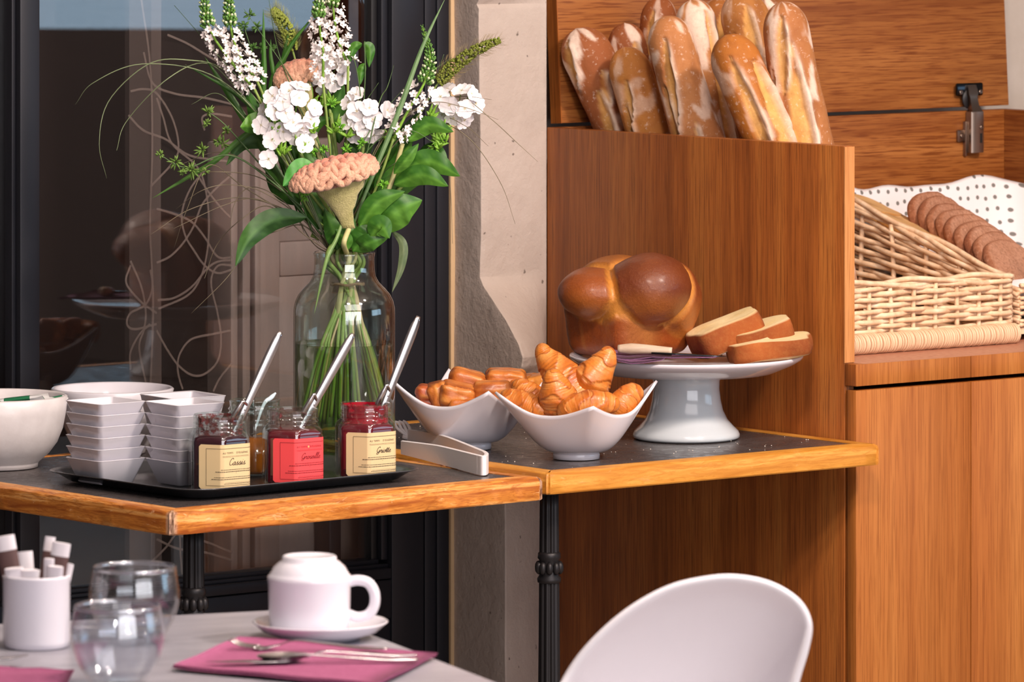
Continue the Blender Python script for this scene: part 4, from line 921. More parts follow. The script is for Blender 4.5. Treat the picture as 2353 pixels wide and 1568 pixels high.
# ------------------------------------------------------------------ bowls at the left
def rim_bowl(prof_o, th, seg=72): 
    inn = [(max(r - th, .001), z + (th * .8 if i < len(prof_o) - 2 else 0)) for i, (r, z) in enumerate(prof_o)]
    top = [((prof_o[-1][0] + inn[-1][0]) / 2, prof_o[-1][1] + th * .35)]
    return prof_o + top + inn[::-1] + [(.001, inn[0][1] + .002)]
lb_loc = Vector(((-6 - CX) * 8.43 / FPX, 8.43, ZA))
bw = thing('stoneware_bowl', 'large white stoneware bowl of wrapped portions at the left edge', 'bowl', lb_loc)
V, F = lathe([(.001, .003), (.050, .003), (.054, 0), (.058, .0005), (.0585, .006)] + rim_bowl([(.060, .008), (.074, .020), (.086, .036), (.094, .056), (.0985, .080), (.1005, .101)], .007), 80); mk('bowl_shell', V, F, M['stoneware'], bw)
M['foil_w'] = plain('white_wrapper', '#dcdcdc', rough=.35); M['foil_g'] = plain('green_wrapper', '#1d6b45', rough=.4)
gp = np.random.default_rng(3); kk = 0
for x, y, z, w, l, c, yaw, wl in ((.035, -.06, .083, .022, .075, 'g', -.15, 'long green and white wrapped portion lying along the front of the stoneware bowl'), (.075, -.035, .080, .016, .03, 'w', .6, 'small white wrapped portion standing nearest the dish stack side of the bowl'), (.058, -.05, .080, .018, .034, 'w', -.6, 'white wrapped portion tilted across the long green one'),
        (.086, -.0, .079, .014, .03, 'g', .3, 'tiny green wrapped portion against the right rim of the stoneware bowl'), (.05, .0, .078, .03, .05, 'w', .2, 'wide white wrapped portion in the middle of the stoneware bowl'), (.02, -.02, .078, .03, .06, 'w', 1.1, 'white wrapped portion cut by the left edge of the picture'), (.0, -.065, .08, .02, .05, 'g', .3, 'green wrapped portion at the front left of the stoneware bowl')):
    z += .017
    rows = []
    for s in np.linspace(0, 1, 9):
        p_ = 1 - abs(2 * s - 1) ** 6; crimp = 1 if .1 < s < .9 else 1.15
        rows.append([((s - .5) * l, cy_ * w / 2 * crimp, sg * .005 * p_ + .0006 * sg) for cy_, sg in ((-1, -.3), (-.4, -1), (.4, -1), (1, -.3), (1, .3), (.4, 1), (-.4, 1), (-1, .3))])
    V, F = loft(rows); V = np.array(V) @ np.array(Matrix.Rotation(gp.uniform(-.5, .5), 3, 'X') @ Matrix.Rotation(gp.uniform(-.25, .25), 3, 'Y')).T
    fm = [(0 if (i // 8) in (0, 1, 6, 7) else 1) if c == 'g' else (1 if (i // 8) in (3, 4) and i % 8 < 3 else 0) for i in range(len(F))]
    o = mk('wrapped_portion', V, F, [M['foil_w'], M['foil_g']], None, sharp=30, fmats=fm); o.location = lb_loc + Vector((x, y, z)); o.rotation_euler = (0, 0, yaw)
    tag(o, wl, 'wrapped portion', 'wrapped portions in the stoneware bowl')
ob = thing('oval_bowl', 'wide white bowl behind the left dish stack', 'bowl', Vector(((258 - CX) * 8.62 / FPX, 8.62, ZA)))
V, F = lathe([(.001, .003), (.043, .003), (.046, 0), (.049, .001), (.05, .006)] + rim_bowl([(.052, .008), (.066, .028), (.078, .055), (.086, .078), (.0905, .094)], .006), 80); mk('bowl_shell', V, F, M['porcelain'], ob)
sq = thing('square_bowl', 'white square bowl behind the right dish stack', 'bowl', Vector(((420 - CX) * 8.47 / FPX, 8.47, ZA)), R(35))
V, F = square_dish(.094, .06, .100, .004); mk('bowl_shell', V, F, M['porcelain'], sq, sharp=55)

# ------------------------------------------------------------------ tongs lying behind the tray
tg = thing('tongs', 'white plastic serving tongs lying between tray and pastry bowl', 'tongs', onz(1095, 1092, ZA))
def strip(name, pts, hgt, th, mat, parent, taper=None):
    """upright band along floor points; hgt per point"""
    pth = smooth_path([(p[0], p[1], 0) for p in pts], 40); T = np.gradient(pth, axis=0); T /= np.linalg.norm(T, axis=1)[:, None]; nn = np.c_[-T[:, 1], T[:, 0], np.zeros(len(T))]
    h0 = np.interp(np.linspace(0, 1, 40), np.linspace(0, 1, len(hgt)), [h[0] for h in hgt]); h1 = np.interp(np.linspace(0, 1, 40), np.linspace(0, 1, len(hgt)), [h[1] for h in hgt]); rows = []
    for i in range(40):
        L, Rr = pth[i] + nn[i] * th / 2, pth[i] - nn[i] * th / 2; b_ = .0012
        rows.append([(L[0], L[1], h0[i]), (L[0], L[1], h1[i] - b_), (pth[i][0], pth[i][1], h1[i]), (Rr[0], Rr[1], h1[i] - b_), (Rr[0], Rr[1], h0[i])])
    V, F = loft(rows); return mk(name, V, F, mat, parent, world=True, sharp=50)
f0, f1, f2 = onz(925, 1050, ZA), onz(1010, 1068, ZA), onz(1100, 1092, ZA); g0 = onz(940, 1026, ZA); g1 = onz(1020, 1044, ZA); g2 = onz(1112, 1082, ZA)
strip('arm', [f0, f1, f2], [(ZA + .004, ZA + .024), (ZA + .001, ZA + .028), (ZA + .001, ZA + .029)], .006, M['plastic'], tg)
strip('arm', [g0, g1, g2], [(ZA + .006, ZA + .026), (ZA + .003, ZA + .028), (ZA + .001, ZA + .029)], .006, M['plastic'], tg)
strip('bend', [f2, onz(1112, 1094, ZA), onz(1118, 1088, ZA), g2], [(ZA + .001, ZA + .029)], .006, M['plastic'], tg)
for k in range(4):
    a = g0 + Vector((-.002, .0, .012 + .0035 * k)); x0 = 948 - k * 10
    V, F = tube(smooth_path([at(948 - 2 * k, 1006 + 0 * k, g0.y), at(x0 - 4, 992 - k * 2, g0.y), at(x0 - 12, 975 - k, g0.y + .002), at(x0 - 22, 967 + k, g0.y + .004)], 14), [.0024, .0024, .0022, .0016], 8); mk('tine', V, F, M['plastic'], tg, world=True)
V, F = tube(smooth_path([at(955, 1020, g0.y), at(944, 1008, g0.y), at(925, 1002, g0.y)], 10), [.006, .005, .004], 10, flat=.5, up=(0, 1, 0)); mk('palm', V, F, M['plastic'], tg, world=True)

# ------------------------------------------------------------------ wicker baskets on the cabinet's worktop (room frame)
m, nt, b = new_mat('peeled_willow'); v = coords(nt, (14, 14, 14)); n = noise(nt, v, 4, 5)
base(nt, b, ramp(nt, n, [(0.3, '#d3aa84'), (0.55, '#ebcaa6'), (0.75, '#f5dfc4')])); setp(b, rough=0.5); M['willow'] = m
ZWK = ZW
def rp(q, p, z): return np.array((q, p, z))
def wall_weave(parent, a, c, zlo, zhi0, zhi1, rows_n, stakes_n, seed, rad=0.0034, inward=(0, 1)):
    """woven wall from plan point a to c; rim runs from zhi0 to zhi1"""
    g = np.random.default_rng(seed); a = np.array(a, float); c = np.array(c, float); L = np.linalg.norm(c - a); u = (c - a) / L; nrm = np.array((-u[1], u[0]))
    for k in range(stakes_n):
        s = (k + .5) / stakes_n; zt = zhi0 + (zhi1 - zhi0) * s; q = a + u * L * s
        V, F = tube(smooth_path([(q[0], q[1], zlo - .004), (q[0], q[1], (zlo + zt) / 2), (q[0] + .002 * g.normal(), q[1], zt)], 8), rad * 1.0, 6); mk('stake', V, F, M['willow'], parent)
    n = int(stakes_n * 8)
    for r_ in range(rows_n):
        f = (r_ + .5) / rows_n; s = np.linspace(0, 1, n + 1); ph = math.pi * (r_ % 2)
        top = zhi0 + (zhi1 - zhi0) * s; zz = zlo + (np.minimum(top, max(zhi0, zhi1)) - zlo) * f + .0010 * g.normal() + .0012 * np.sin(s * 9 + g.uniform(0, 6))
        off = np.sin(s * stakes_n * math.pi + ph) * rad * 1.25
        P3 = np.c_[a[0] + u[0] * L * s + nrm[0] * off, a[1] + u[1] * L * s + nrm[1] * off, zz]
        V, F = tube(P3, rad * g.uniform(.85, 1.12), 6); mk('strand', V, F, M['willow'], parent)
    for j, dz in enumerate((-.003, .002, .006)):       # twisted rim
        s = np.linspace(0, 1, n + 1); ph = j * 2.1; top = zhi0 + (zhi1 - zhi0) * s + .0025 * np.sin(s * stakes_n * 2.2 + ph) + dz
        off = np.cos(s * stakes_n * 2.2 + ph) * rad * 1.1
        V, F = tube(np.c_[a[0] + u[0] * L * s + nrm[0] * off, a[1] + u[1] * L * s + nrm[1] * off, top], rad * 1.05, 6); mk('rim_strand', V, F, M['willow'], parent)
def room_thing(name, label, cat):
    t = thing(name, label, cat, C0, TH); t.scale = (SC, SC, SC); return t
b1 = room_thing('wicker_basket', 'pale wicker basket with a sloping side holding the baguettes', 'basket')
z0 = ZWK + .020
wall_weave(b1, (.03, .105), (.436, .105), z0, .976, .976, 10, 9, 1, .0040)
wall_weave(b1, (.436, .105), (.436, .64), z0, .970, 1.118, 17, 7, 2, .0042)
wall_weave(b1, (.03, .64), (.436, .64), z0, 1.11, 1.11, 8, 6, 3, .005)
wall_weave(b1, (.028, .105), (.028, .64), z0, .970, 1.118, 8, 7, 4, .0036)
box('basket_floor', .032, .432, .11, .635, ZWK + .010, ZWK + .020, M['willow'], b1)
# rolled, cane-wrapped foot along the front
V, F = tube(np.array([(.03, .094, ZWK + .0155), (.436, .094, ZWK + .0155)]), .0125, 12); mk('foot_rail', V, F, M['willow'], b1)
ring = None
g = np.random.default_rng(5); x = .033
while x < .434:
    w = g.uniform(.0030, .0058)
    if ring is None:
        a = np.linspace(0, 2 * math.pi, 24, endpoint=False); rows = [np.c_[np.full(24, h), (.0128 + e) * np.cos(a), (.0128 + e) * np.sin(a)] for h, e in ((-.5, 0), (-.45, .0015), (-.2, .0026), (.2, .0026), (.45, .0015), (.5, 0))]
        ring = mk('cane_wrap', *loft(rows), M['willow'], b1); o = ring
    else: o = dup(ring, b1)
    o.location = (x + w / 2, .094, ZWK + .0155); o.scale = (w * 1.02, g.uniform(.97, 1.04), g.uniform(.97, 1.04)); o.rotation_euler = (0, 0, g.uniform(-.06, .06)); x += w + .0002
# a crusty roll at the bottom of the basket and its white lining
M['linen'] = plain('white_linen', '#e6dfe0', rough=.85)
V, F = star(lambda p: ell(p, (0, 0, 0), (.035, .045, .035)), 4, .12); V = V * (1 + .03 * fnoise(V, 60, 2)[:, None]); o = mk('bread_roll', V, F, M['crust'], None, cols=lerpc('#c98a44', '#a8692e', .5 + .5 * fnoise(V, 50, 4)))
o.location = room(.085, .165, ZWK + .072); tag(o, 'round crusty roll low in the basket of baguettes behind the panel edge', 'bread')

b2 = room_thing('wicker_basket', 'wicker basket lined with dotted cloth holding sliced bread', 'basket')
wall_weave(b2, (.464, .115), (.93, .115), z0, .958, .958, 7, 9, 6)
wall_weave(b2, (.464, .115), (.464, .64), z0, .950, 1.06, 10, 7, 7)
wall_weave(b2, (.93, .115), (.93, .64), z0, .958, 1.06, 8, 6, 9, .005)
wall_weave(b2, (.464, .64), (.93, .64), z0, 1.06, 1.06, 7, 6, 8, .005)
box('basket_floor', .468, .926, .12, .635, ZWK + .010, ZWK + .020, M['willow'], b2)
m, nt, b = new_mat('dotted_cotton'); v = coords(nt, (52, 52, 52), rot=(R(90), 0, 0)); vo = N(nt, 'ShaderNodeTexVoronoi'); vo.voronoi_dimensions = '2D'; vo.inputs['Scale'].default_value = 1.0; vo.inputs['Randomness'].default_value = .25; nt.links.new(v, vo.inputs['Vector'])
base(nt, b, mix(nt, fmap(nt, vo.outputs['Distance'], .16, .20, 1, 0), '#e9e4e6', '#77736f')); setp(b, rough=.85); M['dots'] = m
def liner():
    rows = []
    pts = [(.482, .13), (.69, .125), (.92, .13), (.925, .36), (.925, .60), (.80, .632), (.69, .635), (.58, .63), (.478, .60), (.474, .36)]
    n = 80; loop = smooth_path([(x, y, 0) for x, y in pts + pts[:1]], n + 1)[:-1]; c = np.array((.69, .38, 0))
    for f, z, sc in ((0, ZWK + .030, .1), (.3, ZWK + .030, .80), (.6, ZWK + .05, .90), (1, None, .985), (1.15, None, 1.0), (1.2, None, 1.03)):
        r_ = []
        for i, q in enumerate(loop):
            top = .955 + .125 * np.clip((q[1] - .115) / .52, 0, 1) + .003 * math.sin(i * .55) + .006 * math.sin(i * .21 + 1)
            zz = z if z else top - (.0 if f == 1 else (-.006 if f < 1.18 else .008)); p_ = c + (q - c) * sc; r_.append((p_[0], p_[1], zz + .002 * math.sin(i * .9)))
        rows.append(r_)
    V, F = loft(rows, cap1=False); o = mk('liner_cloth', V, F, M['dots'], None); o.location = C0; o.rotation_euler = (0, 0, TH); o.scale = (SC,) * 3
    tag(o, 'white cloth with grey dots lining the sliced bread basket', 'cloth')
liner()
BRC, BRX = ('#c9967a', '#b07a5c'), ('#b27a5a', '#94593c')
nsl = 9
ordb = ['rearmost', 'second from the back', 'third from the back', 'fourth from the back', 'fifth from the back', 'fourth from the front', 'third from the front', 'second from the front', 'frontmost']
for i in range(nsl):
    f = i / (nsl - 1); q, p = .600 - .03 * f, .445 - .215 * f; z = ZWK + .146 - .052 * f - (.004 if i == nsl - 1 else 0)
    o = slice_('brown_bread_slice', f'slice of brown bread, {ordb[i]} of the row in the dotted cloth', room(q, p, z), TH + R(10 + 3 * f), R(90 - 24 - 16 * f), R(0), .108, .100, .016, 20 + i, BRC, BRX, 'brown bread slices in the lined basket', M['brown_crumb'], True, .002)
TC, TX = ('#e0b983', '#cfa067'), ('#c08a4c', '#a86c30')
ordt = ['top', 'second', 'third', 'bottom']
for i in range(4):
    q, p, z = .515 + .002 * i, .515 - .05 * i, ZWK + .182 - .016 * i
    slice_('white_bread_slice', f'pale toasted bread slice, {ordt[i]} of the pile behind the wicker side', room(q, p, z), TH + R(12), R(18), R(6), .10, .085, .014, 40 + i, TC, TX, 'pale toast in the lined basket', M['crumb'], True, .003)

# ------------------------------------------------------------------ vase
VX = Vector(((791 - CX) * 8.53 / FPX, 8.53, ZA)); YV = VX.y; kv = YV / FPX
va = thing('glass_vase', 'clear glass bottle vase with a wide neck, half full of water', 'vase', VX)
def zy(y): return HC - (y - YH) * kv - ZA
rv = 117 * kv
PV = [(rv, .006), (rv, zy(725)), (rv * .995, zy(708)), (rv * .965, zy(692)), (rv * .90, zy(676)), (rv * .80, zy(662)), (rv * .68, zy(648)), (rv * .615, zy(634)), (rv * .595, zy(618)), (rv * .59, zy(592)), (rv * .60, zy(585))]
V, F = lathe([(.001, 0.001), (rv * .9, 0), (rv * .98, .002)] + PV + [(rv * .607, zy(581)), (rv * .59, zy(579)), (rv * .57, zy(583))] + [(r - .0022, z) for r, z in PV[::-1]] + [(.001, .007)], 96); mk('glass', V, F, M['glass'], va)
zw = zy(789)
V, F = lathe([(.001, .0075), (rv - .0032, .0075), (rv - .003, .02), (rv - .003, zw + .0008), (rv - .0055, zw), (.001, zw)], 96); mk('water', V, F, M['water'], va)

# ------------------------------------------------------------------ bouquet
def leafmat(name, c, rough=.45, trans=.15):
    m, nt, b = new_mat(name); a = attr(nt); n = noise(nt, coords(nt), 60, 4); base(nt, b, mix(nt, fmap(nt, n, .35, .7, 0, .35), a, c)); setp(b, rough=rough, spec=.4); bump(nt, b, n, .15, .002); return m
M['leaf'] = leafmat('green_leaf', '#1c4a10'); M['petal'] = plain('white_petal', '#efeaec', rough=.6)
m, nt, b = new_mat('petal_with_eye'); base(nt, b, attr(nt)); setp(b, rough=.55); M['petalc'] = m
M['stem'] = plain('green_stem', '#8aa452', rough=.5); M['stem_pale'] = plain('pale_stem', '#c2bd84', rough=.5); M['stem_straw'] = plain('straw_stem', '#cdb48c', rough=.55)
M['grass'] = plain('dark_grass', '#4d6a3a', rough=.5); M['grass_pale'] = plain('pale_grass', '#7d8c66', rough=.5); M['grass_dry'] = plain('dry_grass', '#7a6f58', rough=.6)
M['bud'] = plain('pale_bud', '#cfd8b0', rough=.5); M['budg'] = plain('green_bud', '#7fae3a', rough=.5)
m, nt, b = new_mat('celosia_crest'); n = noise(nt, coords(nt), 420, 3, .6); base(nt, b, mix(nt, fmap(nt, n, .45, .7, 0, .3), attr(nt), '#6a5a34')); setp(b, rough=.6, sheen=.3); bump(nt, b, n, .5, .003); M['celosia'] = m
gf = np.random.default_rng(12)
def pv(px, py, dY=0.0): return np.array(at(px, py, YV + dY))
def flower_root(name, label, cat, group=None): return thing(name, label, cat, VX + Vector((0, 0, zw)), 0, group)
_sk = [0]
def stem_path(pts, xb, dYm=None):
    """photo points from the head down, then through the vase's neck, the tie and to the bottom"""
    _sk[0] += 1; g = np.random.default_rng(100 + _sk[0])
    m_ = g.uniform(-.024, .024) if dYm is None else dYm
    last = pts[-1]; xm = 793 + (xb - 793) * -.35 + g.uniform(-8, 8)
    return [pv(*p) for p in pts] + [pv(np.clip(xm, 752, 832), 588, m_), pv(797 + g.uniform(-15, 15), 652, m_ * .5), pv(793 + (xb - 793) * .55, 800, -m_ * .6), pv(xb, g.uniform(955, 985), -m_ * 1.4)]
def add_stem(t, pts, xb, r=.0022, mat=None, dYm=None, n=60, name='stem'):
    V, F = tube(smooth_path(stem_path(pts, xb, dYm), n), r, 8); return mk(name, V, F, mat or M['stem'], t, world=True)
def leaf_vf(pts, wpx, bendz=.25, n=22, m_=7, peak=.42, cdark='#2c5c17', clight='#5f9a34'):
    c = smooth_path([pv(*p) if len(p) == 3 else pv(p[0], p[1], 0) for p in pts], n); T = np.gradient(c, axis=0); T /= np.linalg.norm(T, axis=1)[:, None]
    view = np.array((0, -1, -.12)); side = np.cross(T, view); side /= np.linalg.norm(side, axis=1)[:, None] + 1e-9; nrm = np.cross(side, T)
    s = np.linspace(0, 1, n); w = wpx * kv / 2 * (np.sin(np.pi * s ** (math.log(.5) / math.log(peak))) ** .85 + .02); rows, cols = [], []
    for i in range(n):
        x = np.linspace(-1, 1, m_); dep = np.abs(x) ** 1.3 * bendz * w[i]; row = c[i] + (x * w[i])[:, None] * side[i] + dep[:, None] * nrm[i] * -1 + (0.05 * w[i] * np.sin(s[i] * 20 + np.abs(x) * 3))[:, None] * nrm[i]
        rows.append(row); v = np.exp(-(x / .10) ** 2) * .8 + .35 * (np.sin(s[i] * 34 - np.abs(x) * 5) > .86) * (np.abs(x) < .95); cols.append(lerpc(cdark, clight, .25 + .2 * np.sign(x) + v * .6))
    V, F = loft(rows, closed=False); return V, F, np.vstack(cols)
def add_leaf(t, pts, w, **k):
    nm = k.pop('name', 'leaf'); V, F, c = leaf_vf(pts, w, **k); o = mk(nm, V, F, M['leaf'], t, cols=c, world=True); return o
def unit(v): return v / (np.linalg.norm(v) + 1e-9)
def basis(nrm, roll):
    n = unit(np.array(nrm, float)); a = unit(np.cross(n, (0.2, .3, 1))); b_ = np.cross(n, a); return np.c_[a * math.cos(roll) + b_ * math.sin(roll), -a * math.sin(roll) + b_ * math.cos(roll), n]
def place(o, t, pos, nrm, roll, s):
    B = basis(nrm, roll); Mx = Matrix([[*(B[i] * s), pos[i] - t.location[i]] for i in range(3)] + [[0, 0, 0, 1]])
    l, r_, sc = Mx.decompose(); o.parent = t; o.location = l; o.rotation_mode = 'QUATERNION'; o.rotation_quaternion = r_; o.scale = sc
def blossom_mesh(r, cup, eye, pet, eyer=.2, narrow=.95, npet=5):
    V, F, C = [], [], []
    for k in range(npet):
        a0 = k * 2 * math.pi / npet; n, m_ = 9, 7
        for i in range(n):
            s = i / (n - 1); w = narrow * (.07 + .47 * math.sqrt(max(0.0, 1 - ((s - .57) / .45) ** 2))) * (.35 + .65 * min(1, s * 2)) * r
            for j in range(m_):
                x = (j / (m_ - 1) * 2 - 1); rad = r * s; px_, py_ = rad, x * w
                z = cup * r * s * s + .10 * r * x * x * s - .06 * r * s ** 3 + .012 * r * k
                V.append((px_ * math.cos(a0) - py_ * math.sin(a0), px_ * math.sin(a0) + py_ * math.cos(a0), z)); e = 1 - min(1, s / eyer); C.append(np.array(lin(pet)) * (1 - e) + np.array(lin(eye)) * e)
        b0 = k * n * m_
        for i in range(n - 1):
            for j in range(m_ - 1): F.append((b0 + i * m_ + j, b0 + i * m_ + j + 1, b0 + (i + 1) * m_ + j + 1, b0 + (i + 1) * m_ + j))
    return V, F, np.array(C)
_b = blossom_mesh(1.0, .12, '#b9a860', '#f1ecee', .16)
me_ph = mk('blossom', _b[0], _b[1], M['petalc'], None, cols=_b[2]); _b = blossom_mesh(1.0, .45, '#6a4a30', '#f0e6e4', .22, .62)
me_ly = mk('floret', _b[0], _b[1], M['petalc'], None, cols=_b[2])
_S, _SF = ico(1)
def blob(pos, rad): return (_S * np.array(rad) + pos, _SF)
def oblong(a, b_, r, seg=6): return tube(smooth_path([a, (np.array(a) + b_) / 2, b_], 6), [r * .25, r, r * 1.1, r * .8, r * .15], seg)

def phlox(label, cx_, cy_, rx, ry, dY, n, xb, seed, extra=(), budspots=(), size=23):
    t = flower_root('phlox_stem', label, 'flower', 'white phlox in the vase'); g = np.random.default_rng(seed)
    add_stem(t, [(cx_, cy_ + ry * .5, dY + .02), (cx_ + (793 - cx_) * .5, cy_ + (588 - cy_) * .55, dY * .5)], xb, .0026)
    pts = []; tries = 0
    while len(pts) < n and tries < 4000:
        tries += 1; a, rr = g.uniform(0, 2 * math.pi), math.sqrt(g.uniform(0, 1)); x, y = rr * math.cos(a), rr * math.sin(a)
        if all((x - u) ** 2 * rx ** 2 + (y - v) ** 2 * ry ** 2 > (size * .98) ** 2 for u, v in pts): pts.append((x, y))
    c = pv(cx_, cy_, dY)
    for x, y in pts:
        d = math.sqrt(max(0, 1 - .85 * (x * x + y * y))); pos = c + np.array((x * rx * kv, -d * .038 + .02, -y * ry * kv)); nrm = np.array((x * .75, -d - .15, -y * .75 + .15)) + g.normal(size=3) * .18
        V, F = tube(smooth_path([pos, pos * .55 + (c + np.array((0, .03, -ry * kv * .5))) * .45, c + np.array((0, .03, -ry * kv * .9))], 8), .0007, 5); 
        o = dup(me_ph); place(o, t, pos, nrm, g.uniform(0, 6.28), size * kv * g.uniform(.92, 1.12))
        s_ = mk('flower_stalk', V, F, M['budg'], t, world=True)
    for (x, y, nx) in extra:
        o = dup(me_ph); pos = pv(x, y, dY - .01); place(o, t, pos, (nx, -1, .1), g.uniform(0, 6), size * kv * 1.0)
        V, F = tube(smooth_path([pos, pos * .4 + .6 * c, c + np.array((0, .03, -ry * kv * .6))], 8), .0008, 5); mk('flower_stalk', V, F, M['budg'], t, world=True)
    for (x, y) in budspots:
        vs_ = []
        for _ in range(9):
            a = pv(x + g.uniform(-6, 6), y + g.uniform(-4, 8), dY - .005); e = a + np.array((g.normal() * .009, -.004 + g.normal() * .004, abs(g.normal()) * .010 + .003)); v, f = oblong(a, e, .0022); vs_.append((v, f))
        mk('bud_cluster', *join(*vs_), M['budg'], t, world=True)
    return t
phlox('large white phlox cluster at the front left of the bouquet', 668, 262, 66, 66, -.055, 17, 705, 1, [(625, 322, -.3), (617, 366, -.2), (600, 288, -.5), (700, 330, .3)], [(655, 350), (690, 345), (720, 300), (638, 300), (640, 352)])
phlox('white phlox cluster in the middle right of the bouquet', 842, 262, 60, 54, -.01, 11, 850, 2, [], [(895, 320), (770, 300), (800, 310)])
phlox('white phlox cluster at the far right against the pier', 1050, 238, 44, 42, .0, 10, 885, 3, [(1012, 222, -.2)], [(1000, 318), (1018, 300), (985, 270), (1010, 335), (1020, 322)])
phlox('white phlox cluster behind the middle flower spikes', 752, 158, 46, 46, .05, 9, 760, 4, [], [(715, 230), (760, 235), (740, 240), (715, 262)])

def spike(label, pts, tf, xb, seed, w0=26, rev=False):
    t = flower_root('loosestrife_spike', label, 'flower', 'white loosestrife spikes in the vase'); g = np.random.default_rng(seed)
    pth = smooth_path([pv(*p) for p in pts], 80); add_stem(t, [pts[0], (pts[0][0] + (793 - pts[0][0]) * .45, pts[0][1] + (588 - pts[0][1]) * .5, pts[0][2] * .5)], xb, .0020)
    V, F = tube(pth, [.0022, .002, .0016, .0008], 8); mk('flower_axis', V, F, M['budg'], t, world=True); T, U, W = frames(pth)
    L = np.r_[0, np.cumsum(np.linalg.norm(np.diff(pth, axis=0), axis=1))]; tot = L[-1]; buds = []; gb = []
    step = .0026; nfl = int(tot / step * 1.7)
    for k in range(nfl):
        s = k / nfl; a = k * 2.399963; i = min(79, int(np.searchsorted(L, s * tot))); dirv = unit(math.cos(a) * U[i] + math.sin(a) * W[i])
        if s < tf:
            if k % 2 and g.random() < .4: continue
            rad = w0 * kv * (.55 + .45 * math.sin(math.pi * min(1, .25 + s / tf * .6))) * g.uniform(.75, 1.05)
            pos = pth[i] + dirv * rad; o = dup(me_ly); place(o, t, pos, dirv + T[i] * .35 + np.array((0, -.35, .1)) + g.normal(size=3) * .15, g.uniform(0, 6.28), 9.6 * kv * g.uniform(.85, 1.1))
        else:
            u = (s - tf) / (1 - tf); rad = w0 * kv * (.62 * (1 - u) + .10); sz = .0027 * (1 - u) + .0010
            for rep in range(2):
                a2 = a + rep * math.pi; dv_ = unit(math.cos(a2) * U[i] + math.sin(a2) * W[i]); base_ = pth[i] + dv_ * rad * .45; tip = pth[i] + dv_ * rad + T[i] * sz * 2.2
                (buds if u < .5 and (k + rep) % 2 else gb).append(oblong(base_ + (tip - base_) * .5, tip, sz * .62, 5)); gb.append(oblong(base_, base_ + (tip - base_) * .8, sz * .62, 5))
    if buds: mk('white_buds', *join(*buds), M['bud'], t, world=True, kind='stuff')
    if gb: mk('green_buds', *join(*gb), plain_green, t, world=True, kind='stuff')
    return t
plain_green = plain('spike_green', '#5c8a3c', rough=.55)
spike('outer left white loosestrife spike reaching the top of the picture', [(585, 205, -.02), (530, 140, -.02), (480, 60, -.02), (462, -60, -.02)], .58, 735, 1)
spike('second white loosestrife spike from the left, in front of the blades', [(590, 185, .0), (552, 130, .0), (530, 60, .0), (522, -70, .0)], .50, 720, 2)
spike('left of the two middle loosestrife spikes above the phlox', [(742, 190, -.02), (742, 120, -.02), (733, 40, -.02), (735, -60, -.02)], .58, 770, 3)
spike('right of the two middle loosestrife spikes above the phlox', [(800, 150, .01), (780, 100, .01), (768, 40, .01), (760, -60, .01)], .62, 800, 4)
spike('curving loosestrife spike on the right with its tip at the door frame', [(905, 318, -.03), (940, 250, -.03), (975, 190, -.03), (988, 130, -.03), (970, 60, -.03)], .50, 860, 5, 30)

def foxtail(label, pts, w, xb, seed, c1, c2):
    t = flower_root('foxtail_millet', label, 'foxtail', 'foxtail grasses in the vase'); g = np.random.default_rng(seed)
    pth = smooth_path([pv(*p) for p in pts], 60); add_stem(t, [pts[0], (pts[0][0] + (793 - pts[0][0]) * .5, pts[0][1] + (588 - pts[0][1]) * .45, .02)], xb, .0015)
    T, U, W = frames(pth); vs_, hs = [], []
    for k in range(520):
        s = g.uniform(0, 1); i = int(s * 59); a = g.uniform(0, 6.28); d = math.cos(a) * U[i] + math.sin(a) * W[i]; rr = w * kv * .5 * (math.sin(math.pi * min(1, (.08 + .84 * s) ** .62)) ** .6)
        vs_.append(blob(pth[i] + d * rr * g.uniform(.75, .95), (.0021, .0021, .0021)))
        if k % 2 == 0:
            e0 = pth[i] + d * rr; V, F = tube(np.array([e0, e0 + d * .005 + T[i] * .004, e0 + d * .0085 + T[i] * .0095]), [.00022, .0001], 3); hs.append((V, F))
    mk('seed_head', *join(*vs_), plain('millet_' + str(seed), c1, rough=.7), t, world=True, kind='stuff'); mk('bristles', *join(*hs), plain('bristle_' + str(seed), c2, rough=.7), t, world=True, kind='stuff')
foxtail('olive foxtail head pointing out to the right over the pier', [(1008, 188, -.01), (1045, 150, -.01), (1095, 115, -.01), (1150, 91, -.01)], 33, 880, 1, '#6f7a26', '#8a7a54')
foxtail('green foxtail head nodding near the top left of the bouquet', [(672, 115, .05), (660, 70, .05), (640, 38, .05), (626, 20, .05)], 34, 750, 2, '#93a044', '#a8ac70')

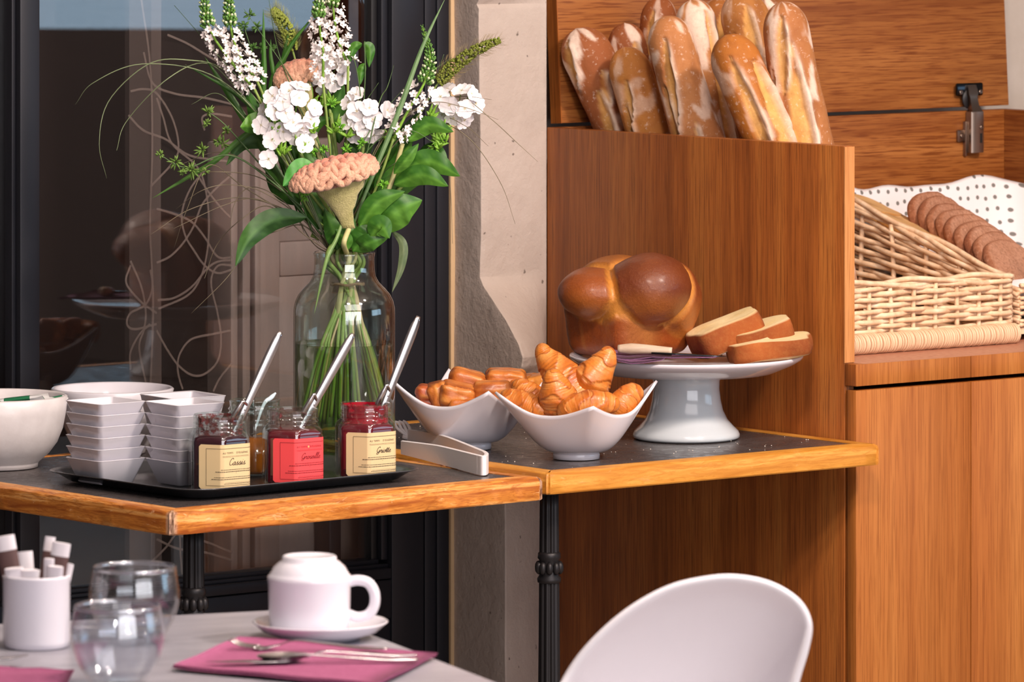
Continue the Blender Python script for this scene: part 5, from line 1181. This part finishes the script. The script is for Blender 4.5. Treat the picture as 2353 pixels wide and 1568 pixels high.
def celosia(label, cx_, cy_, rx, ry, dY, tilt, xb, seed, stemtop):
    t = flower_root('celosia', label, 'flower', 'crested celosia in the vase'); add_stem(t, [stemtop, (790, 560, dY)], xb, .004, M['stem_pale'])
    k = kv; c = pv(cx_, cy_, dY); g = np.random.default_rng(seed); ct, st_ = math.cos(tilt), math.sin(tilt)
    D, F = ico(4); V = D * np.array((rx * k * .93, rx * k * .45, ry * k * .85)); V = np.c_[V[:, 0], V[:, 1], V[:, 2] - V[:, 0] * st_ * -1.0]; mk('crest_core', V + c, F, M['celosia'], t, cols=lerpc('#7a3c30', '#a05a46', .5 + .5 * fnoise(V, 60, seed)), world=True)
    for row in range(6):                     # the folded crest: meandering ribbons, front and low to back and high
        f = row / 5; el = -.35 + 1.75 * f; n = 150; u = np.linspace(-1, 1, n); wv = 7 + row % 2 + g.uniform(-.6, .6); ph = g.uniform(0, 6.28)
        wob = np.sin(u * math.pi * wv + ph) * .24 + .05 * np.sin(u * 31 + row); e2 = el + wob; half = math.cos(max(-1.3, min(1.3, el * .55)))
        x = rx * k * np.sin(u * 1.5) * (.62 + .4 * half); rr = np.sqrt(np.clip(1 - (x / (rx * k * 1.04)) ** 2, .06, 1))
        y = -rx * k * .47 * np.cos(e2) * rr; z = ry * k * np.sin(e2) * rr * 1.05 + x * st_ + .0018 * np.sin(u * math.pi * wv * 2 + ph)
        V, F = tube(np.c_[x, y, z] + c, [.0030, .0052, .0056, .0055, .0056, .0052, .0030], 10); V = np.array(V); hgt = np.tile(np.linspace(0, 1, 1), len(V)); ang = np.tile(np.linspace(0, 2 * math.pi, 10, endpoint=False), n)
        col = lerpc('#d9917a', '#eab596', np.clip(.5 - .6 * np.sin(ang) + .2 * fnoise(V, 120, seed), 0, 1)); col = mixc(col, '#cf7a66', np.full(len(V), .55 * f)); mk('crest_fold', V, F, M['celosia'], t, cols=col, world=True)
    top = c + np.array((0, 0, -ry * k * .2)); st = pv(*stemtop); rows = []
    for f in np.linspace(0, 1, 14):
        m_ = st + (top - st) * f; w = (.009 + (rx * k * .72 - .009) * f ** 1.6); a = np.linspace(0, 6.283, 40, endpoint=False); rows.append(np.c_[m_[0] + w * np.cos(a), m_[1] + w * .45 * np.sin(a), np.full(40, m_[2])])
    V, F = loft(rows); V = np.array(V); n = fnoise(V, 260, seed, 2); V[:, :2] += (V[:, :2] - top[:2]) * (.10 * n)[:, None]; mk('flower_body', V, F, M['celosia'], t, cols=lerpc('#8c8a4a', '#c9bf86', .5 + .5 * n), world=True)
celosia('large salmon crested celosia at the centre front of the bouquet', 768, 405, 98, 36, -.075, R(13), 795, 3, (802, 525, -.06))
celosia('pale salmon celosia behind the large phlox cluster', 680, 175, 48, 28, .03, R(14), 745, 8, (715, 290, .02))

# leafy stems, blades and grasses
ls_ = flower_root('leafy_stem', 'leafy green stem with broad pointed leaves on the right', 'foliage')
add_stem(ls_, [(925, 330, -.02), (895, 430, -.02), (850, 530, -.01)], 875, .0034, M['stem_pale'])
DK, LG = '#2f6318', '#6ba23a'
for pts, w in (([(930, 388, -.03), (990, 372, -.04), (1057, 405, -.05)], 56), ([(905, 425, -.03), (970, 403, -.045), (1030, 428, -.05)], 48), ([(865, 535, -.03), (915, 485, -.045), (970, 460, -.04)], 78), ([(935, 325, -.02), (985, 288, -.03), (1042, 303, -.035)], 42),
               ([(870, 470, -.0), (905, 395, .0), (945, 325, -.01)], 66), ([(825, 522, -.04), (870, 465, -.05), (930, 440, -.05)], 48), ([(850, 545, -.05), (875, 520, -.06), (895, 548, -.06)], 52), ([(880, 440, .01), (830, 390, .02), (800, 330, .02)], 48), ([(960, 360, .02), (1000, 350, .01), (1030, 395, .0)], 40), ([(905, 400, -.05), (935, 365, -.06), (962, 330, -.06)], 30)): add_leaf(ls_, pts, w, cdark=DK, clight=LG)
add_leaf(ls_, [(900, 530, -.01), (926, 562, -.02), (922, 615, -.02), (901, 672, -.02)], 20, cdark='#5a6a4a', clight='#7d8a66')
l2 = flower_root('leafy_stem', 'leafy green stem low in the centre above the vase mouth', 'foliage')
add_stem(l2, [(790, 470, -.02), (800, 540, -.02)], 820, .003)
for pts, w in (([(790, 575, -.03), (800, 540, -.035), (812, 500, -.03)], 46), ([(810, 578, -.035), (840, 545, -.045), (868, 520, -.04)], 60), ([(775, 575, -.02), (765, 530, -.02), (745, 480, -.02)], 42), ([(820, 580, -.03), (845, 560, -.05), (893, 545, -.05)], 44), ([(800, 575, -.04), (790, 548, -.05), (770, 528, -.05)], 36), ([(830, 560, 0), (850, 500, .0), (845, 440, .0)], 50), ([(740, 530, .0), (720, 470, .0), (690, 420, .0)], 46), ([(800, 520, .02), (780, 440, .03), (760, 350, .03)], 60), ([(840, 500, .03), (860, 420, .03), (870, 340, .03)], 60), ([(760, 450, .02), (720, 400, .02), (690, 330, .02)], 60)): add_leaf(l2, pts, w, cdark='#2a5a16', clight='#5f9a38')
l3 = flower_root('leafy_stem', 'green stem on the left with one long leaf drooping beside the vase', 'foliage')
add_stem(l3, [(600, 240, .0), (660, 380, .0), (730, 510, .0)], 700, .0028)
for pts, w, a, c in (([(705, 500, -.02), (630, 505, -.03), (575, 545, -.04), (541, 612, -.045)], 52, '#21471a', '#55853a'), ([(615, 262, -.03), (580, 285, -.04), (552, 292, -.05)], 44, '#3d7020', '#6aa034'), ([(718, 375, -.07), (685, 392, -.08), (650, 428, -.085)], 46, '#2f7a28', '#58a840'), ([(640, 330, .0), (600, 290, .0), (565, 200, .0)], 46, '#2c5a18', '#4f8a2c'), ([(670, 390, .02), (620, 330, .02), (560, 330, .02), (520, 380, .02)], 40, '#2c5520', '#54803a'), ([(650, 290, .02), (625, 240, .03), (640, 200, .03)], 40, '#2c5a18', '#4f8a2c')): add_leaf(l3, pts, w, cdark=a, clight=c)
bl = flower_root('blade_grass', 'clump of dark strap shaped blades rising on the left of the bouquet', 'foliage')
for pts, w, c in (([(700, 540, .03), (614, 270, .03), (607, 150, .03), (605, 20, .03)], 13, DK), ([(690, 520, .03), (622, 235, .03), (660, 120, .03), (722, 34, .03)], 12, DK), ([(730, 560, .01), (640, 330, .0), (560, 230, .0), (425, 148, .0)], 13, '#25491a'), ([(735, 560, .02), (640, 400, .02), (540, 240, .02), (470, 130, .02)], 18, '#35601f'), ([(720, 540, .0), (620, 300, .0), (480, 380, .0), (350, 456, .0)], 13, '#4a7030'), ([(640, 260, .04), (650, 150, .04), (664, 70, .04)], 12, '#35601f'), ([(720, 520, .03), (660, 300, .03), (625, 150, .03), (622, 90, .03)], 11, '#35601f')):
    add_leaf(bl, pts, w, bendz=.5, peak=.5, n=40, m_=5, cdark=c, clight='#4f7c30', name='blade')
V, F = tube(smooth_path(stem_path([(715, 540, .02)], 690), 30), .003, 8); mk('stem', V, F, M['stem'], bl, world=True)
def grass(label, mat, arcs, r=.0008, xb=None):
    t = flower_root('fine_grass', label, 'foliage', 'fine grasses in the vase')
    for a in arcs:
        pts = [pv(p[0], p[1], p[2] if len(p) > 2 else gf.uniform(-.03, .03)) for p in a]; V, F = tube(smooth_path(pts, 44), [r * 1.1, r * 1.2, r, r * .8, r * .35], 5); mk('blade', V, F, mat, t, world=True)
    if xb: V, F = tube(smooth_path(stem_path([(760, 560, .0)], xb), 30), .0018, 6); mk('stem', V, F, M['stem_straw'], t, world=True)
NK = (765, 585, 0.0)
grass('fine grey grass blades arching far out over the left pane', M['grass_pale'], [
 [NK, (640, 300), (520, 165), (430, 138), (340, 148), (250, 232), (228, 330), (245, 410)], [NK, (650, 340), (540, 200), (470, 145), (380, 185), (290, 280), (268, 346)], [NK, (640, 330), (500, 180), (330, 147), (215, 190), (173, 240)], [NK, (660, 380), (560, 270), (500, 215), (440, 240)]], .0009, 700)
grass('fine dark grass blades hanging low on the left beside the vase', M['grass_dry'], [
 [NK, (690, 480), (600, 410), (500, 395), (430, 405)], [NK, (690, 500), (560, 455), (440, 480), (345, 540)], [NK, (700, 520), (600, 460), (520, 470), (400, 525)], [NK, (700, 540), (620, 475), (560, 500), (500, 560), (470, 640)], [NK, (690, 500), (600, 440), (520, 425), (460, 440), (405, 480)], [NK, (720, 560), (660, 470), (580, 430), (535, 480), (530, 600)], [NK, (700, 520), (560, 430), (480, 380), (430, 480), (400, 570)], [NK, (690, 470), (580, 380), (500, 350), (410, 380)], [NK, (700, 520), (640, 530), (580, 560), (520, 640), (440, 720)]], .0007, 730)
grass('fine grass blades arching right across the pier', M['grass_dry'], [
 [NK, (880, 330), (980, 240), (1060, 225), (1130, 275), (1190, 330), (1236, 372)], [NK, (900, 340), (1000, 285), (1080, 320), (1150, 420), (1184, 515)], [NK, (870, 330), (960, 250), (1050, 222), (1130, 229)], [NK, (880, 320), (980, 240), (1060, 245), (1145, 275)], [NK, (900, 340), (1000, 270), (1070, 290), (1122, 336)], [NK, (960, 400), (1025, 380), (1035, 430), (1040, 560)]], .0007, 890)
grass('green grass blades fanning up and right inside the bouquet', M['grass'], [
 [NK, (840, 420), (900, 270), (960, 190), (1038, 132)], [NK, (830, 400), (870, 240), (890, 200), (905, 150)], [NK, (850, 420), (920, 330), (980, 240), (1020, 125)], [NK, (820, 400), (830, 250), (815, 140), (800, 130)], [NK, (800, 420), (850, 300), (930, 200)], [NK, (840, 460), (900, 380), (985, 360)], [NK, (780, 420), (800, 300), (870, 190)], [NK, (800, 460), (720, 330), (560, 190), (400, 12)], [NK, (760, 400), (690, 250), (640, 120), (618, 0)], [NK, (790, 440), (860, 330), (940, 300), (1000, 330)], [NK, (745, 380), (680, 200), (560, 20)]], .0009, 830)
t = flower_root('blade_grass', 'long pale blade slanting up to the top edge right of centre', 'foliage')
add_leaf(t, [(790, 575, -.02), (850, 420, -.04), (915, 260, -.05), (970, 110, -.05), (1024, -6, -.05)], 11, bendz=.4, peak=.5, n=40, m_=5, cdark='#5c7c50', clight='#8aa878', name='blade')
t = flower_root('blade_grass', 'pale green blade bent down over the front of the vase neck', 'foliage')
add_leaf(t, [(800, 470, -.05), (775, 545, -.07), (750, 600, -.085), (722, 722, -.09)], 9, bendz=.4, peak=.5, n=40, m_=5, cdark='#5c7c40', clight='#86a860', name='blade')

def sprig(label, pts, tufts, seed, col):
    t = flower_root('green_sprig', label, 'foliage', 'sprigs with starry green tufts'); g = np.random.default_rng(seed); V, F = tube(smooth_path([pv(*p) for p in pts], 40), [.0007, .0012, .0015], 6); mk('stem', V, F, M['grass'], t, world=True)
    for (x, y, s) in tufts:
        vs_ = []; c = pv(x, y, pts[0][2])
        for _ in range(20):
            d = unit(g.normal(size=3) + np.array((0, 0, .4))); a = c + d * .002; vs_.append(oblong(a, c + d * s * kv * g.uniform(.6, 1.0), .0013, 5))
        mk('tuft', *join(*vs_), col, t, world=True)
c1, c2 = plain('tuft_green', '#6a8a3c', rough=.6), plain('tuft_dark_green', '#4a7030', rough=.6)
sprig('starry green sprig reaching furthest left over the glass', [(368, 357, -.02), (430, 385, -.02), (540, 360, -.01), (700, 480, 0)], [(368, 356, 14), (403, 372, 24), (440, 390, 26), (420, 396, 16), (470, 395, 14)], 1, c1)
sprig('starry green sprig at mid height on the left', [(475, 255, .0), (520, 290, .0), (600, 380, .0), (740, 540, 0)], [(478, 258, 22), (475, 283, 16), (512, 330, 22), (465, 345, 24), (520, 300, 16), (500, 325, 18)], 2, c1)
sprig('starry dark green sprig at the top behind the left spikes', [(560, 60, .04), (600, 180, .04), (700, 450, .03)], [(575, 35, 18), (560, 60, 20), (590, 62, 18), (545, 75, 18), (580, 110, 20), (600, 110, 16), (625, 110, 14), (595, 150, 20)], 3, c2)
sprig('bright green sprig low on the right edge of the bouquet', [(1005, 320, .0), (950, 380, .0), (860, 520, .0)], [(1010, 322, 26), (990, 300, 18), (880, 310, 16), (1000, 340, 22)], 4, plain('tuft_bright', '#78b432', rough=.6))
sprig('bright green sprig in the middle of the bouquet', [(760, 330, -.05), (770, 430, -.04), (790, 540, 0)], [(795, 345, 20), (745, 345, 18), (720, 350, 16), (700, 450, 18), (880, 425, 18), (760, 240, 22), (780, 290, 18), (830, 330, 18)], 5, plain('tuft_bright_mid', '#6aa82c', rough=.6))
l4 = flower_root('leafy_stem', 'dark leafy stem deep in the middle of the bouquet', 'foliage')
add_stem(l4, [(760, 260, .04), (780, 420, .03)], 780, .003)
for pts, w in (([(760, 420, .03), (700, 330, .04), (690, 260, .05)], 62), ([(800, 400, .03), (830, 320, .04), (850, 240, .05)], 62), ([(850, 430, .03), (910, 350, .04), (960, 260, .04)], 58), ([(720, 400, .03), (640, 320, .04), (600, 230, .04)], 52), ([(780, 330, .05), (770, 260, .05), (790, 190, .05)], 50), ([(690, 470, .02), (640, 430, .03), (610, 380, .04)], 44), ([(870, 480, .02), (930, 420, .02), (1000, 400, .02)], 50), ([(850, 380, .0), (890, 340, -.01), (900, 290, -.01)], 44), ([(920, 320, .03), (960, 290, .03), (1000, 270, .03)], 44), ([(700, 330, .0), (720, 290, .0), (760, 270, .0)], 36)): add_leaf(l4, pts, w, cdark='#21480f', clight='#447a22')
t = flower_root('sea_oats', 'drooping flat green oat spikelets right of centre', 'foliage')
add_stem(t, [(838, 95, .0), (838, 200, .0), (820, 400, .0)], 810, .0009, M['grass'])
for pts, w in (([(832, 100, 0), (812, 112, 0), (800, 150, 0)], 22), ([(836, 98, 0), (850, 115, 0), (848, 155, 0)], 24), ([(838, 145, 0), (830, 165, 0), (828, 195, 0)], 20)): add_leaf(t, pts, w, bendz=.5, cdark='#2c6018', clight='#5c9034', name='spikelet')
# bare stalks standing in the water, tied with string
for i, (xt, xb, c) in enumerate(((770, 885, 'stem_straw'), (815, 705, 'stem'), (785, 740, 'stem_pale'), (800, 900, 'stem'), (775, 830, 'stem_pale'), (790, 870, 'stem_straw'), (805, 720, 'stem'), (780, 895, 'stem_pale'))):
    t = flower_root('cut_stalk', f'{["straw coloured", "green", "pale", "dark green", "yellowish", "thin straw", "thick green", "slender pale"][i]} cut stalk crossing inside the vase', 'stalk', 'bare stalks in the vase'); V, F = tube(smooth_path(stem_path([(xt, 520, .0)], xb), 40), .0034 if i % 2 else .0022, 8); mk('stalk', V, F, M[c], t, world=True)
t = flower_root('string_tie', 'brown string tied round the stems in the vase neck', 'string'); a = np.linspace(0, 4 * math.pi, 60); V, F = tube(np.c_[pv(798, 655)[0] + .024 * np.cos(a), YV + .018 * np.sin(a), pv(798, 655)[2] + .0012 * a / 6 + .001 * np.sin(5 * a)], .0014, 6); mk('loop', V, F, plain('jute', '#7a6248', rough=.9), t, world=True)
for o in (me_ph, me_ly): bpy.data.objects.remove(o)

# ------------------------------------------------------------------ near table with the place setting
m, nt, b = new_mat('pale_grey_laminate'); v = coords(nt, (3, 14, 3)); n = noise(nt, v, 2.2, 6, .65, .6)
base(nt, b, ramp(nt, n, [(0.3, '#85848f'), (0.5, '#9e9ca6'), (0.7, '#b2b0b9')])); setp(b, rough=0.32, spec=.5); M['pale_top'] = m
FT = onz(699, 1399, 0.75); FTH = R(21)
ft = thing('dining_table', 'pale grey laminate dining table in the foreground', 'table', (FT.x, FT.y, 0), FTH)
box('table_top', -0.80, 0.0, -1.20, 0.0, 0.722, 0.75, M['pale_top'], ft, 0.002)
V, F = lathe([(.001, 0), (.22, 0), (.22, .012), (.03, .03), (.028, .70), (.10, .715), (.10, .722)], 40, (-.4, -.6, 0)); mk('pedestal', V, F, M['iron'], ft)

# sugar pot
YP = 6.58; pot = thing('sugar_pot', 'white cylindrical pot of sugar sticks at the lower left', 'pot', Vector(((84 - CX) * YP / FPX, YP, .75)))
rp0 = 77 * YP / FPX; V, F = lathe([(.001, .001), (rp0 * .9, 0), (rp0 * .98, .002), (rp0, .008), (rp0 * 1.0, .078), (rp0 * 1.015, .0795), (rp0 * .99, .0815), (rp0 * .95, .080), (rp0 * .94, .006), (.001, .005)], 56); mk('pot_body', V, F, M['porcelain'], pot)
M['choc'] = plain('brown_paper', '#5a3f3c', rough=.6); M['wpaper'] = plain('white_paper', '#e4dee2', rough=.6)
def stick(label, top, bot, w, dY, cols, yaw=0.0):
    a, b_ = at(*top, YP + dY), at(*bot, YP + dY * .4); t = thing('sugar_stick', label, 'sugar stick', b_, 0, 'sugar sticks in the white pot'); d = a - b_
    def seg(n, f0, f1, mat):
        pth = [b_ + d * (f0 + (f1 - f0) * s) for s in np.linspace(0, 1, 8)]; V, F = tube(np.array([tuple(p) for p in pth]), w * YP / FPX / 2, 10, flat=.28, up=(yaw, -1, 0)); mk(n, V, F, mat, t, world=True, sharp=50)
    if cols == 'b': seg('brown_sleeve', 0, .80, M['choc']); seg('white_end', .80, 1.0, M['wpaper'])
    else: seg('paper_sleeve', 0, .93, M['wpaper']); seg('crimp', .93, 1.0, M['wpaper'])
stick('brown sugar stick with white end leaning left out of the pot', (10, 1232), (40, 1400), 46, .0, 'b')
stick('brown sugar stick half hidden behind the widest one', (116, 1234), (92, 1400), 24, .02, 'b')
stick('widest brown sugar stick with white end at the right of the pot', (142, 1248), (118, 1400), 42, -.005, 'b')
stick('tallest white sugar stick in the middle of the pot', (56, 1268), (66, 1400), 38, .01, 'w')
stick('short white sugar stick at the front left of the pot', (32, 1306), (44, 1400), 44, -.02, 'w')
stick('short white sugar stick at the front centre of the pot', (68, 1310), (72, 1400), 40, -.022, 'w')
stick('narrow white sugar stick in front of the brown pair', (113, 1284), (110, 1400), 24, -.02, 'w')
stick('short white sugar stick at the front right of the pot', (128, 1302), (122, 1400), 36, -.024, 'w')
stick('thin white sugar stick leaning right against the rim', (160, 1296), (138, 1400), 20, .0, 'w')

def tumbler(label, px, py, rpx, level):
    z = .835; w = onz(px, py, z); r = rpx * w.y / FPX; t = thing('tumbler', label, 'glass', Vector((w.x, w.y, .75)), 0)
    h = .085; prof = [(.62, .004), (.74, .010), (.92, .024), (1.06, .042), (1.10, .056), (1.06, .070), (1.0, h)]
    prof = [(a * r, b_) for a, b_ in smooth_path([(x, y, 0) for x, y in prof], 24)[:, :2]]
    V, F = lathe([(.001, 0), (r * .55, 0), (r * .61, .002)] + prof + [(r * .985, h + .0008), (r * .965, h)] + [(a - .0016, b_ + .004) for a, b_ in prof[::-1][1:]] + [(.001, .010)], 72); mk('glass', V, F, M['tumbler'], t)
    V, F = lathe([(r * .960, h - .0012), (r * .968, h + .0012), (r * .985, h + .0022), (r * 1.003, h + .0012), (r * 1.008, h - .0012), (r * .985, h - .0026), (r * .960, h - .0012)], 72); mk('rim', V, F[:-2], M['tumbler_rim'], t)  # extra-reflective ring, added to give the glass edge a bright highlight
    inn = [(a - .0022, b_) for a, b_ in prof if .012 < b_ < level]
    V, F = lathe([(.001, .0125)] + inn + [(inn[-1][0], level), (.001, level)], 72); mk('water', V, F, M['tumbler_water'], t)
tumbler('water glass nearest the viewer at the lower left', 270, 1394, 99, .062)
tumbler('water glass standing behind the nearest one', 309, 1305, 96, .030)

# inverted cup on its saucer
YC = 6.647; cl = Vector(((736 - CX) * YC / FPX, YC, .75)); kcu = YC / FPX
sa = thing('saucer', 'white saucer under the upturned coffee cup', 'saucer', cl)
rs_ = 156 * kcu; V, F = lathe([(.001, .003), (rs_ * .52, .003), (rs_ * .56, 0), (rs_ * .60, .001), (rs_ * .66, .004), (rs_ * .85, .009), (rs_ * .98, .018), (rs_, .0195), (rs_ * .985, .0205), (rs_ * .95, .0185), (rs_ * .82, .0125), (rs_ * .62, .0085), (.001, .008)], 80); mk('saucer_body', V, F, M['porcelain'], sa)
cx0 = cl + Vector(((711 - 736) * kcu, 0, .0086)); cp = thing('coffee_cup', 'white stacking coffee cup standing upside down on its saucer', 'cup', cx0)
r1 = 95 * kcu; zz = lambda y: (1437 - y) * kcu + .006
V, F = lathe([(r1 * .90, .001), (r1 * .93, 0), (r1 * .96, .001), (r1 * .985, .02), (r1, zz(1338)), (r1 * 1.02, zz(1330)), (r1 * 1.02, zz(1322)), (r1 * .97, zz(1318)), (r1 * .93, zz(1312)), (r1 * .86, zz(1300)), (r1 * .74, zz(1290)), (r1 * .66, zz(1285)), (r1 * .655, zz(1277)), (r1 * .62, zz(1275)), (r1 * .58, zz(1278)), (.001, zz(1280))], 80)
mk('cup_body', V, F[:-1] if False else F, M['porcelain'], cp)
hp = [at(x, y, YC) for x, y in ((800, 1338), (822, 1334), (846, 1340), (860, 1362), (860, 1392), (846, 1413), (822, 1419), (800, 1412))]
V, F = tube(smooth_path(hp, 40), .0048, 12, flat=1.25); mk('handle', V, F, M['porcelain'], cp, world=True)

# napkins and cutlery
def napkin(name, label, c, mat, layers=2):
    t = thing('napkin', label, 'napkin', Vector((c[0].x, c[0].y, .75)))
    for l in range(layers):
        rows = []
        for i in np.linspace(0, 1, 10):
            rows.append([tuple(c[0].lerp(c[1], i).lerp(c[3].lerp(c[2], i), j) + Vector((.0012 * l, .0016 * l, .0009 + .0022 * l + (.0012 * math.sin(i * 7 + j * 5) ** 2)))) for j in np.linspace(0, 1, 10)])
        up = np.array(rows) + np.array((0, 0, .0012)); lo = np.array(rows); V1, F1 = loft(up, closed=False); V2, F2 = loft(lo, closed=False); k = len(V1)
        per = [(0, j) for j in range(10)] + [(i, 9) for i in range(1, 10)] + [(9, j) for j in range(8, -1, -1)] + [(i, 0) for i in range(8, 0, -1)]; ids = [i * 10 + j for i, j in per]
        F = F1 + [tuple(q + k for q in f[::-1]) for f in F2] + [(a, b_, b_ + k, a + k) for a, b_ in zip(ids, ids[1:] + ids[:1])]
        mk('folded_layer', V1 + V2, F, mat, t, world=True)
nl, ntp, nr = onz(395, 1540, .7525), onz(548, 1472, .7525), onz(1003, 1511, .7525)
napkin('napkin', 'mauve paper napkin under the fork, spoon and knife', [ntp, nr, nl + (nr - ntp), nl], M['mauve'])
napkin('napkin', 'mauve paper napkin in the bottom left corner', [onz(-60, 1540, .7525), onz(168, 1550, .7525), onz(120, 1640, .7525), onz(-150, 1625, .7525)], M['mauve'])
ZN = .7585
def cutlery(name, label, cat, a, b_, kind):
    A_, B_ = onz(*a, ZN), onz(*b_, ZN); d = (B_ - A_); L = d.length; t = thing(name, label, cat, A_); s = lambda f, z: tuple(A_ + d * f + Vector((0, 0, z)))
    arch = .010
    V, F = tube(smooth_path([s(.30, .004), s(.42, arch), s(.62, arch * .7), s(.85, .003), s(1, .003)], 30), [.0022, .0024, .003, .0045, .0052, .003], 12, flat=.38, up=(0, 0, 1)); mk('handle', V, F, M['steel'], t, world=True)
    side = np.array((-d.y, d.x, 0)) / L
    if kind == 'spoon':
        rows = []; n = 24
        for f in np.linspace(0, 1, 14):
            w = .0205 * math.sin(math.pi * (f * .94 + .03)) ** .62; c = np.array(s(.32 * f, 0)); x = np.linspace(-1, 1, 13); dip = .0085 * math.sin(math.pi * (f * .9 + .05)); rows.append(c + (x * w)[:, None] * side + np.c_[np.zeros(13), np.zeros(13), .0085 - dip * (1 - x ** 2)])
        rows = np.array(rows); V1, F1 = loft(rows, closed=False); V2, F2 = loft(rows - np.array((0, 0, .0014)), closed=False); k = len(V1); mk('spoon_bowl', V1 + V2, F1 + [tuple(q + k for q in f[::-1]) for f in F2], M['steel'], t, world=True)
    elif kind == 'fork':
        V, F = tube(smooth_path([s(.16, .002), s(.22, .001), s(.32, .005)], 14), [.0115, .0125, .010, .003], 12, flat=.14, up=(0, 0, 1)); mk('fork_root', V, F, M['steel'], t, world=True)
        for j in (-1.5, -.5, .5, 1.5):
            o = side * j * .0065; V, F = tube(smooth_path([np.array(s(0, .010)) + o, np.array(s(.08, .004)) + o, np.array(s(.18, .002)) + o], 12), [.0007, .0016, .0017], 8, flat=.7); mk('tine', V, F, M['steel'], t, world=True)
    else:
        V, F = tube(smooth_path([s(0, .003), s(.2, .003), s(.40, .003)], 20), [.001, .007, .0095, .009, .006], 10, flat=.10, up=(0, 0, 1)); mk('blade', V, F, M['steel'], t, world=True)
cutlery('dessert_spoon', 'steel spoon with its bowl to the left on the mauve napkin', 'spoon', (592, 1524), (958, 1512), 'spoon')
cutlery('fork', 'steel fork with its tines to the left on the mauve napkin', 'fork', (528, 1490), (890, 1498), 'fork')
cutlery('table_knife', 'steel knife lying across the front of the mauve napkin', 'knife', (474, 1528), (960, 1522), 'knife')
cutlery('table_knife', 'steel knife end at the bottom left corner of the table', 'knife', (-260, 1566), (60, 1512), 'knife')

# ------------------------------------------------------------------ white shell chair
YCH = 6.45
def chair():
    t = thing('shell_chair', 'white moulded shell chair in the right foreground', 'chair', Vector(((1600 - CX) * YCH / FPX, YCH, 0)))
    out = [(1175, 2010), (1180, 1850), (1215, 1730), (1268, 1618), (1330, 1510), (1425, 1415), (1530, 1352), (1625, 1328), (1700, 1325), (1775, 1342), (1835, 1380), (1861, 1430), (1853, 1490), (1830, 1570), (1812, 1680), (1820, 1800), (1860, 1900), (1880, 2010)]
    o3 = smooth_path([(x, y, 0) for x, y in out], 90)[:, :2]; cen = np.array((1545, 1800)); rows = []
    for s in np.r_[np.linspace(0, .12, 8), np.linspace(.16, 1, 18)]:
        lip = -0.012 * math.exp(-(s / .05) ** 2)
        row = []
        for j, (x, y) in enumerate(o3):
            u = j / 89; p2 = np.array((x, y)) + (cen - np.array((x, y))) * s
            wing = -.10 * sstep(.80, .98, u) * (1 - s) - .13 * sstep(.22, .0, u) * (1 - s)        # the arms come forward
            dep = .115 * (1 - (1 - s) ** 2.6)
            row.append(tuple(at(p2[0], p2[1], YCH + dep + wing + lip)))
        rows.append(row)
    V, F = loft(rows, closed=False); o = mk('shell', V, F, M['white_shell'], t, world=True)
    sm = o.modifiers.new('thickness', 'SOLIDIFY'); sm.thickness = .009; sm.offset = 0; sb = o.modifiers.new('soft', 'SUBSURF'); sb.levels = 1; sb.render_levels = 1
    V, F = lathe([(.001, .415), (.15, .415), (.205, .425), (.22, .45), (.213, .455), (.19, .44), (.001, .432)], 48, (-.02, -.06, 0)); mk('seat', V, F, M['white_shell'], t)
    for sx, sy in ((-.15, -.20), (.13, -.20), (-.15, .10), (.13, .10)):
        V, F = tube(smooth_path([(sx * 1.35 - .02, sy * 1.2, 0), (sx * .85 - .02, sy * .8, .42)], 6), [.010, .015], 12); mk('leg', V, F, M['oak_edge'], t)
chair()

# sugar crumbs scattered on the far table
gc = np.random.default_rng(9); vs_ = []
for _ in range(140):
    q, p = gc.uniform(.03, .60), gc.uniform(.03, .66); r_ = gc.uniform(.0004, .0011); w = Vector((B0.x, B0.y, 0)) + Vector((math.cos(TB), math.sin(TB), 0)) * q + Vector((-math.sin(TB), math.cos(TB), 0)) * p
    vs_.append((_S * np.array((r_, r_, r_ * .8)) + np.array((w.x, w.y, ZB + r_ * .5)), _SF))
o = mk('crumbs', *join(*[(v.tolist(), f) for v, f in vs_]), plain('sugar_crumbs', '#e8ddd0', rough=.8), None)
tag(o, 'pale sugar crumbs scattered on the dark table round the cake stand', 'crumbs', None, 'stuff')
